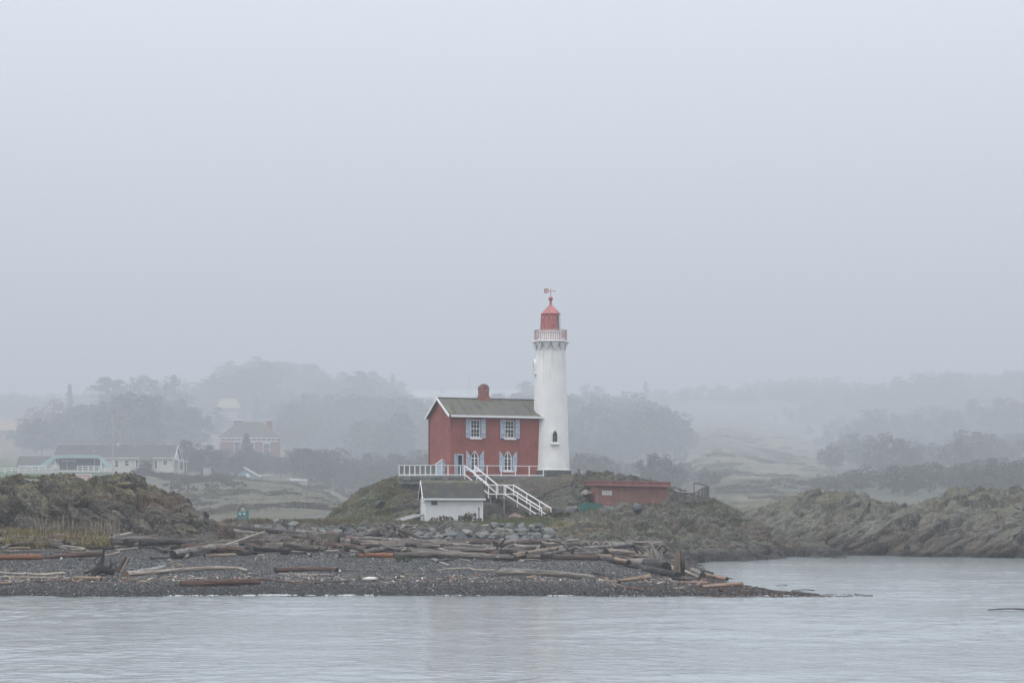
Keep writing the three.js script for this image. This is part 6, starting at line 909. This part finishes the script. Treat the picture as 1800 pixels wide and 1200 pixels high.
// woods so far off that they read as one mass
const wood = (name, label, n, x0, x1, f, d0, d1, wide, j, g = shapes.oak[1][0]) => { const im = new THREE.InstancedMesh(g, leafMats.oak, n), m = new THREE.Matrix4(), q = new THREE.Quaternion(), up = V(0, 1, 0); im.name = numbered(name); im.userData = { kind: 'stuff', label, category: 'wood' }; for (let i = 0; i < n; i++) { const px = lerp(x0, x1, (i + rr(0, 1)) / n), d = rr(d0, d1), b = onLand(px, d), h = Math.max(4, yAtPx(f(px) + rr(-j, j), d) - b.y), w = h * wide * rr(0.7, 1.3); q.setFromAxisAngle(up, rr(0, 6.28)); m.compose(b, q, V(w, h, w)); im.setMatrixAt(i, m); } scene.add(finish(im)); };
const env = (pts) => (px) => { for (let i = 1; i < pts.length; i++) if (px <= pts[i][0]) return lerp(pts[i - 1][1], pts[i][1], (px - pts[i - 1][0]) / (pts[i][0] - pts[i - 1][0])); return pts.at(-1)[1]; };
const mixk = () => (rnd() < 0.3 ? 'cedar' : rnd() < 0.25 ? 'fir' : 'oak');
rows(30, 36, 345, env([[0, 760], [60, 735], [160, 715], [220, 690], [320, 700], [345, 740]]), 540, 640, 'oak', 1.05, ['dark', [[110, 'above the pale shelter at the left'], [200, 'above the left half of the long grey house'], [300, 'above the right half of the long grey house'], [999, 'right of the long grey house']]], 'grove behind the long grey house', 'dark');
rows(22, 330, 740, env([[330, 720], [400, 705], [520, 690], [620, 690], [700, 705], [745, 720]]), 620, 720, mixk, 0.95, ['hazy', [[390, 'left above the brick house'], [440, 'straight above the brick house'], [500, 'right above the brick house'], [560, 'above the yellowish willows'], [640, 'right of the yellowish willows'], [999, 'left of the red house roof']]], 'wood behind the red brick house');
rows(28, 320, 600, env([[320, 782], [390, 786], [480, 799], [520, 790], [600, 790]]), 470, 505, 'oak', 1.1, ['dark', [[390, 'left in front of the brick house'], [490, 'in front of the brick house'], [999, 'in front of the willows']]], 'trees in front of the red brick house', 'oak', 10);
rows(26, 560, 760, env([[560, 770], [620, 740], [760, 735]]), 560, 650, 'oak', 1.0, ['hazy', [[620, 'right of the willows on the slope'], [680, 'on the slope above the knoll\'s left edge'], [999, 'on the slope just left of the red house']]], 'trees left of the island', 'oak', 18);
rows(12, 590, 760, env([[590, 810], [760, 790]]), 490, 550, 'oak', 1.1, ['low', [[660, 'at the slope foot above the knoll\'s left edge'], [999, 'at the slope foot left of the terrace railing']]], 'low trees left of the island', 'dark');
rows(12, 0, 380, env([[0, 685], [120, 690], [380, 655]]), 900, 1050, mixk, 0.9, ['very faint', [[90, 'high above the tan building'], [240, 'high above the slender fir'], [999, 'high behind the dark grove']]], 'faint trees far up the left-hand hill');
rows(14, 860, 1010, env([[860, 690], [1010, 690]]), 620, 760, mixk, 1.0, ['hazy', [[935, 'above the red house roof'], [999, 'behind the tower'], [1999, 'right beside the tower']]], 'trees behind the tower');
rows(26, 990, 1200, env([[990, 700], [1060, 690], [1150, 705], [1200, 760]]), 620, 750, mixk, 1.0, ['hazy', [[1060, 'high in the wood beside the tower'], [1130, 'high in the wood above the low red building'], [1999, 'at the high right end of the dark wood']]], 'dark wood right of the tower', 'dark', 14);
rows(18, 1000, 1215, env([[1000, 760], [1120, 760], [1215, 810]]), 550, 620, 'oak', 1.05, ['dark', [[1080, 'low in the wood beside the tower base'], [1150, 'low in the wood above the red building'], [1999, 'at the low right end of the dark wood']]], 'lower trees right of the tower', 'dark', 18);
wood('far_wood', 'far wood along the ridge of the right-hand hill, fading into fog', 60, 1150, 1500, env([[1150, 690], [1300, 684], [1400, 672], [1500, 672]]), 900, 1080, 1.0, 12);
wood('far_wood', 'far wood at the upper right, almost lost in fog', 70, 1420, 1840, env([[1420, 715], [1500, 690], [1620, 668], [1840, 660]]), 760, 960, 1.15, 14);
rows(56, 1420, 1830, env([[1420, 755], [1560, 725], [1830, 710]]), 620, 760, 'oak', 1.1, ['hazy', [[1560, 'at the wood\'s lower edge above the nearer hump'], [1660, 'at the wood\'s lower edge above the saddle'], [1999, 'at the wood\'s lower edge near the right border']]], 'lower edge of the wood at the far right', 'dark', 16);
wood('far_wood', 'far wood on the left-hand hill behind the nearer trees', 44, -30, 420, env([[-30, 700], [120, 695], [420, 680]]), 800, 900, 1.0, 10);
rows(26, 1180, 1420, env([[1180, 735], [1300, 730], [1420, 720]]), 720, 860, mixk, 0.9, ['faint', [[1260, 'on the slope above the black fence'], [1340, 'on the slope above the water gap'], [1999, 'on the slope above the nearer rock hump']]], 'trees scattered on the right-hand slope', undefined, 10);
rows(18, 1000, 1225, env([[1000, 800], [1225, 832]]), 470, 530, 'oak', 1.25, ['low dark', [[1060, 'beside the tower foot'], [1130, 'above the left half of the red building'], [1180, 'above the right half of the red building'], [1999, 'above the black fence']]], 'lowest trees right of the tower', undefined, 10);
rows(13, 600, 752, env([[600, 822], [752, 800]]), 465, 500, 'oak', 1.25, ['low hazy', [[650, 'left of the knoll'], [700, 'above the knoll'], [999, 'beside the terrace railing']]], 'lowest trees left of the island', undefined, 10);
rows(30, 1405, 1830, env([[1400, 842], [1520, 822], [1830, 808]]), 425, 470, 'oak', 1.5, ['lowest hazy', [[1520, 'right behind the nearer rock hump'], [1600, 'right behind the rock saddle'], [1700, 'right behind the far-right hump'], [1999, 'right behind the rocks at the right edge']]], 'lowest trees behind the rocky point', undefined, 10);
wood('far_wood', 'hazy wood filling the crest above the brick house and willows', 34, 350, 720, env([[350, 690], [390, 655], [460, 640], [540, 650], [620, 665], [690, 668], [720, 700]]), 690, 800, 1.1, 16, shapes.cedar[1][0]);
wood('far_wood', 'hazy wood filling the slope left of the red house', 40, 470, 760, env([[470, 720], [560, 705], [760, 715]]), 600, 690, 1.2, 18);
wood('far_wood', 'hazy wood filling the slope right of the tower', 40, 985, 1220, env([[985, 715], [1100, 712], [1180, 735], [1220, 770]]), 570, 690, 1.2, 18);
// scrub mottling the far slopes
{ const g = shapes.bush[1][0], n = 900, im = new THREE.InstancedMesh(g, std(1, 1, 1, 0.95), n), m = new THREE.Matrix4(), q = new THREE.Quaternion(), up = V(0, 1, 0), cs = [[0.10, 0.095, 0.05], [0.14, 0.12, 0.065], [0.075, 0.08, 0.045], [0.18, 0.15, 0.085]]; im.name = 'scrub'; im.userData = { kind: 'stuff', label: 'low scrub and heather mottling the far grassy slopes', category: 'scrub' };
  for (let k = 0; k < n; k++) { let px, d, x; for (let t = 0; t < 60; t++) { const right = rnd() < 0.7; px = right ? rr(1180, 1500) : rr(300, 640); d = far(right ? rr(400, 640) : rr(345, 440)); x = (px - 900) / F * d; if (fbm(x * 0.02, d * 0.01, 88, 4) > 0.06) break; } const h = rr(0.5, 1.6) * (d > 800 ? 1.6 : 0.8), w = h * rr(1.6, 3.2); q.setFromAxisAngle(up, rr(0, 6.28)); m.compose(V(x, mainH(x, d) - h * 0.35, -d), q, V(w, h, w)); im.setMatrixAt(k, m); const c = cs[Math.floor(rnd() * 4)]; im.setColorAt(k, new THREE.Color().setRGB(...c)); } scene.add(finish(im)); }
// shrubs
rows(26, 235, 420, env([[235, 815], [330, 820], [420, 836]]), 428, 455, 'bush', 1.0, ['dark', [[300, 'below the long grey house'], [360, 'right of the long grey house'], [999, 'beside the pale board screen']]], 'shrubs below the long grey house', 'bush', 6);
rows(13, 542, 650, env([[540, 850], [640, 866]]), 440, 480, 'bush', 1.1, ['dark', [[500, 'beside the blue cottage'], [570, 'beside the small white shed'], [999, 'right of the thin white pole']]], 'shrubs along the far grassy slope', 'bush', 6);
rows(44, 1430, 1830, env([[1430, 800], [1500, 775], [1830, 760]]), 500, 600, 'oak', 1.3, ['low hazy', [[1500, 'just left above the nearer rock hump'], [1560, 'just above the nearer rock hump'], [1640, 'just above the rock saddle'], [1720, 'just above the far-right hump'], [1999, 'just above the right-hand rocks']]], 'low trees behind the rocky point', undefined, 14);
rows(14, 1150, 1290, env([[1150, 800], [1290, 845]]), 450, 520, 'oak', 1.2, ['low dark', [[1215, 'behind the low red building'], [1999, 'behind the black fence']]], 'low trees behind the low red building', 'dark', 10);
rows(16, 280, 420, env([[280, 862], [420, 870]]), 390, 420, 'bush', 1.0, ['low', [[340, 'on the bank just right of the outcrop'], [999, 'on the bank above the teal stand']]], 'shrubs on the bank right of the outcrop', 'bush', 8);
// plants before the white shed
{
  const shrub = (px, py, d, h, w, label, leaf) => { const q = P(px, py, d), [c, s] = shapes.bush[0], t = thing('leafy_plant', label, 'plant', q, rr(0, 6)); h *= 0.68; part(t, 'foliage', c, leaf); part(t, 'stem', s, leafMats.bark); t.scale.set(h * w, h, h * w); };
  const a = std(0.09, 0.08, 0.055, 0.95), b = std(0.15, 0.12, 0.04, 0.95), c = std(0.11, 0.065, 0.055, 0.95);
  shrub(763, 919, 201.6, 0.85, 0.9, 'small dark plant at the left foot of the white shed wall', a); shrub(779, 919, 201.6, 1.15, 0.7, 'dark reddish plant under the middle of the shed wall', c); shrub(790, 919, 201.5, 1.0, 0.7, 'brownish plant right of the reddish one at the shed', a); shrub(817, 919, 201.6, 1.2, 1.0, 'low spreading plant left of the yellow shrub at the shed', a); shrub(826, 918, 201.5, 1.5, 0.8, 'yellowish shrub before the right half of the shed wall', b); shrub(841, 919, 201.3, 0.8, 0.8, 'small plant beside the standpipe', a);
  shrub(975, 912, 203.5, 1.2, 1.3, 'dark green bush at the foot of the stairs', std(0.06, 0.07, 0.035)); shrub(990, 911, 204.5, 1.0, 1.4, 'second dark bush right of the stairs', std(0.07, 0.072, 0.04));
  for (const [px, l] of [[205, 'low green plant patch on the beach at the left'], [222, 'green plant patch beside the dark log at the left']]) { const d = hit(px, 961, beachH, 106, 180); shrub(px, 962, d, 0.5, 2.0, l, std(0.075, 0.11, 0.035)); }
  for (const [px, y, l] of [[312, 966, 'green plant patch left of the big rotted pile'], [335, 968, 'larger green plant patch before the big rotted pile'], [352, 967, 'green plant patch touching the big rotted pile'], [710, 988, 'green tuft under the huge weathered trunk']]) { const d = hit(px, y, beachH, 106, 180); shrub(px, y, d, 0.55, 1.8, l, std(0.08, 0.12, 0.035)); }
}
// grasses: tufts of blades
{
  const tuft = (n, h, lean) => { const pos = [], nor = []; for (let k = 0; k < n; k++) { const a = rnd() * 6.28, r = rr(0, 0.12), x = Math.cos(a) * r, z = Math.sin(a) * r, l = rr(0.3, 1) * lean, b = rnd() * 6.28, H = h * rr(0.5, 1), w = 0.012; const dx = Math.cos(b) * w, dz = Math.sin(b) * w, tx = x + Math.cos(a) * l * H, tz = z + Math.sin(a) * l * H, mx = x + Math.cos(a) * l * H * 0.3, mz = z + Math.sin(a) * l * H * 0.3; for (const v of [[x - dx, 0, z - dz], [x + dx, 0, z + dz], [mx, H * 0.6, mz], [mx - dx, H * 0.55, mz - dz], [mx + dx, H * 0.55, mz + dz], [tx, H, tz]]) { pos.push(...v); nor.push(Math.cos(a) * 0.4, 0.9, Math.sin(a) * 0.4); } } const g = new THREE.BufferGeometry(); g.setAttribute('position', new THREE.Float32BufferAttribute(pos, 3)); g.setAttribute('normal', new THREE.Float32BufferAttribute(nor, 3)); return g; };
  const scatter = (name, label, g, n, pick, cols) => { const im = new THREE.InstancedMesh(g, std(1, 1, 1, 0.95), n), m = new THREE.Matrix4(), q = new THREE.Quaternion(), e = new THREE.Euler(); im.name = numbered(name); im.userData = { kind: 'stuff', label, category: 'grass' }; for (let k = 0; k < n; k++) { const [x, y, d, s] = pick(); e.set(rr(-0.15, 0.15), rr(0, 6.3), rr(-0.15, 0.15)); q.setFromEuler(e); m.compose(V(x, y - 0.03, -d), q, V(s, s * rr(0.7, 1.2), s)); im.setMatrixAt(k, m); const c = cols[Math.floor(rnd() * cols.length)], b = rr(0.7, 1.25); im.setColorAt(k, new THREE.Color().setRGB(c[0] * b, c[1] * b, c[2] * b)); } scene.add(finish(im)); };
  scatter('dune_grass', 'yellow-green dune grass in front of the rocky outcrop', tuft(16, 0.75, 0.5), 1500, () => { for (;;) { const px = rr(5, 190), d = rr(141.5, 149), x = (px - 900) / F * d; if (no(x * 0.5, d * 0.4, 31) > -0.25) return [x, beachH(x, d), d, rr(0.6, 1.1)]; } }, [[0.24, 0.21, 0.09], [0.16, 0.165, 0.06], [0.30, 0.22, 0.09], [0.20, 0.17, 0.08]]);
  scatter('dry_stalks', 'tall dry grass stalks before the rocky outcrop', tuft(5, 1.7, 0.14), 260, () => { const px = rr(60, 212), d = rr(146.5, 149.5), x = (px - 900) / F * d; return [x, beachH(x, d), d, rr(0.7, 1.1)]; }, [[0.27, 0.24, 0.19], [0.20, 0.17, 0.13]]);
  const onIsle = (f) => () => { for (let k = 0; k < 400; k++) { const d = rr(193, 226), x = rr(-26, 24), px = pxOf(x, d), y = islH(x, d); if (y > 1.8 && f(px, d, x, y)) return [x, y + 0.05, d, rr(0.5, 1.0)]; } return [0, -3, 230, 0.1]; };
  scatter('island_grass', 'short rough grass and weeds on the island slopes', tuft(9, 0.36, 0.6), 6000, onIsle((px, d, x, y) => !(px > 735 && px < 850 && d > 201.5 && d < 208) && !(d > 212 && px > 700 && px < 1010) && fbm(x * 0.25, d * 0.2, 41, 3) > -0.02), [[0.10, 0.12, 0.045], [0.14, 0.13, 0.06], [0.08, 0.10, 0.04], [0.17, 0.14, 0.07]]);
  scatter('lawn', 'green mown grass strip between the boulders and the white shed', tuft(8, 0.14, 0.5), 9000, onIsle((px, d) => d > 194 && d < 203.5 && px > 590 && px < 965 && !(px > 735 && px < 850 && d > 202)), [[0.095, 0.14, 0.045], [0.12, 0.15, 0.055], [0.13, 0.13, 0.06]]);
  scatter('bank_weeds', 'brownish weeds along the top of the boulder bank', tuft(10, 0.75, 0.35), 1700, () => { const px = rr(390, 740), d = rr(193.5, 198), x = (px - 900) / F * d; return [x, islH(x, d), d, rr(0.5, 1)]; }, [[0.14, 0.115, 0.06], [0.11, 0.10, 0.05], [0.17, 0.13, 0.075]]);
  scatter('point_grass', 'thin dry grass on the tops of the right-hand rocks', tuft(8, 0.3, 0.6), 1600, () => { for (let k = 0; k < 300; k++) { const x = rr(20, 72), d = rr(208, 262), y = pointH(x, d); if (y > 3.6 && fbm(x * 0.2, d * 0.15, 51, 3) > 0.03) return [x, y + 0.05, d, rr(0.5, 1.1)]; } return [40, -3, 230, 0.1]; }, [[0.14, 0.14, 0.07], [0.11, 0.115, 0.055]]);
  scatter('outcrop_grass', 'yellowish grass on top of the rocky outcrop', tuft(8, 0.35, 0.6), 900, () => { for (let k = 0; k < 300; k++) { const px = rr(-10, 300), d = rr(151, 165), x = (px - 900) / F * d, y = outH(x, d); if (y > 5.0 && fbm(x * 0.3, d * 0.25, 61, 3) > 0.02) return [x, y + 0.08, d, rr(0.5, 1.1)]; } return [-30, -3, 158, 0.1]; }, [[0.17, 0.155, 0.06], [0.13, 0.13, 0.05]]);
  scatter('hillside_grass', 'long pale grass on the far slopes', tuft(10, 1.3, 0.8), 16000, () => { for (let k = 0; k < 300; k++) { const px = rnd() < 0.5 ? rr(320, 640) : rr(1190, 1400), d = far(rr(335, 560)), x = (px - 900) / F * d; if (fbm(x * 0.02, d * 0.012, 71, 3) > -0.1) return [x, mainH(x, d), d, rr(0.5, 1.2)]; } return [0, -3, 900, 0.1]; }, [[0.22, 0.19, 0.105], [0.14, 0.14, 0.075], [0.24, 0.20, 0.11]]);
}

tellApart();

renderer.render(scene, camera);
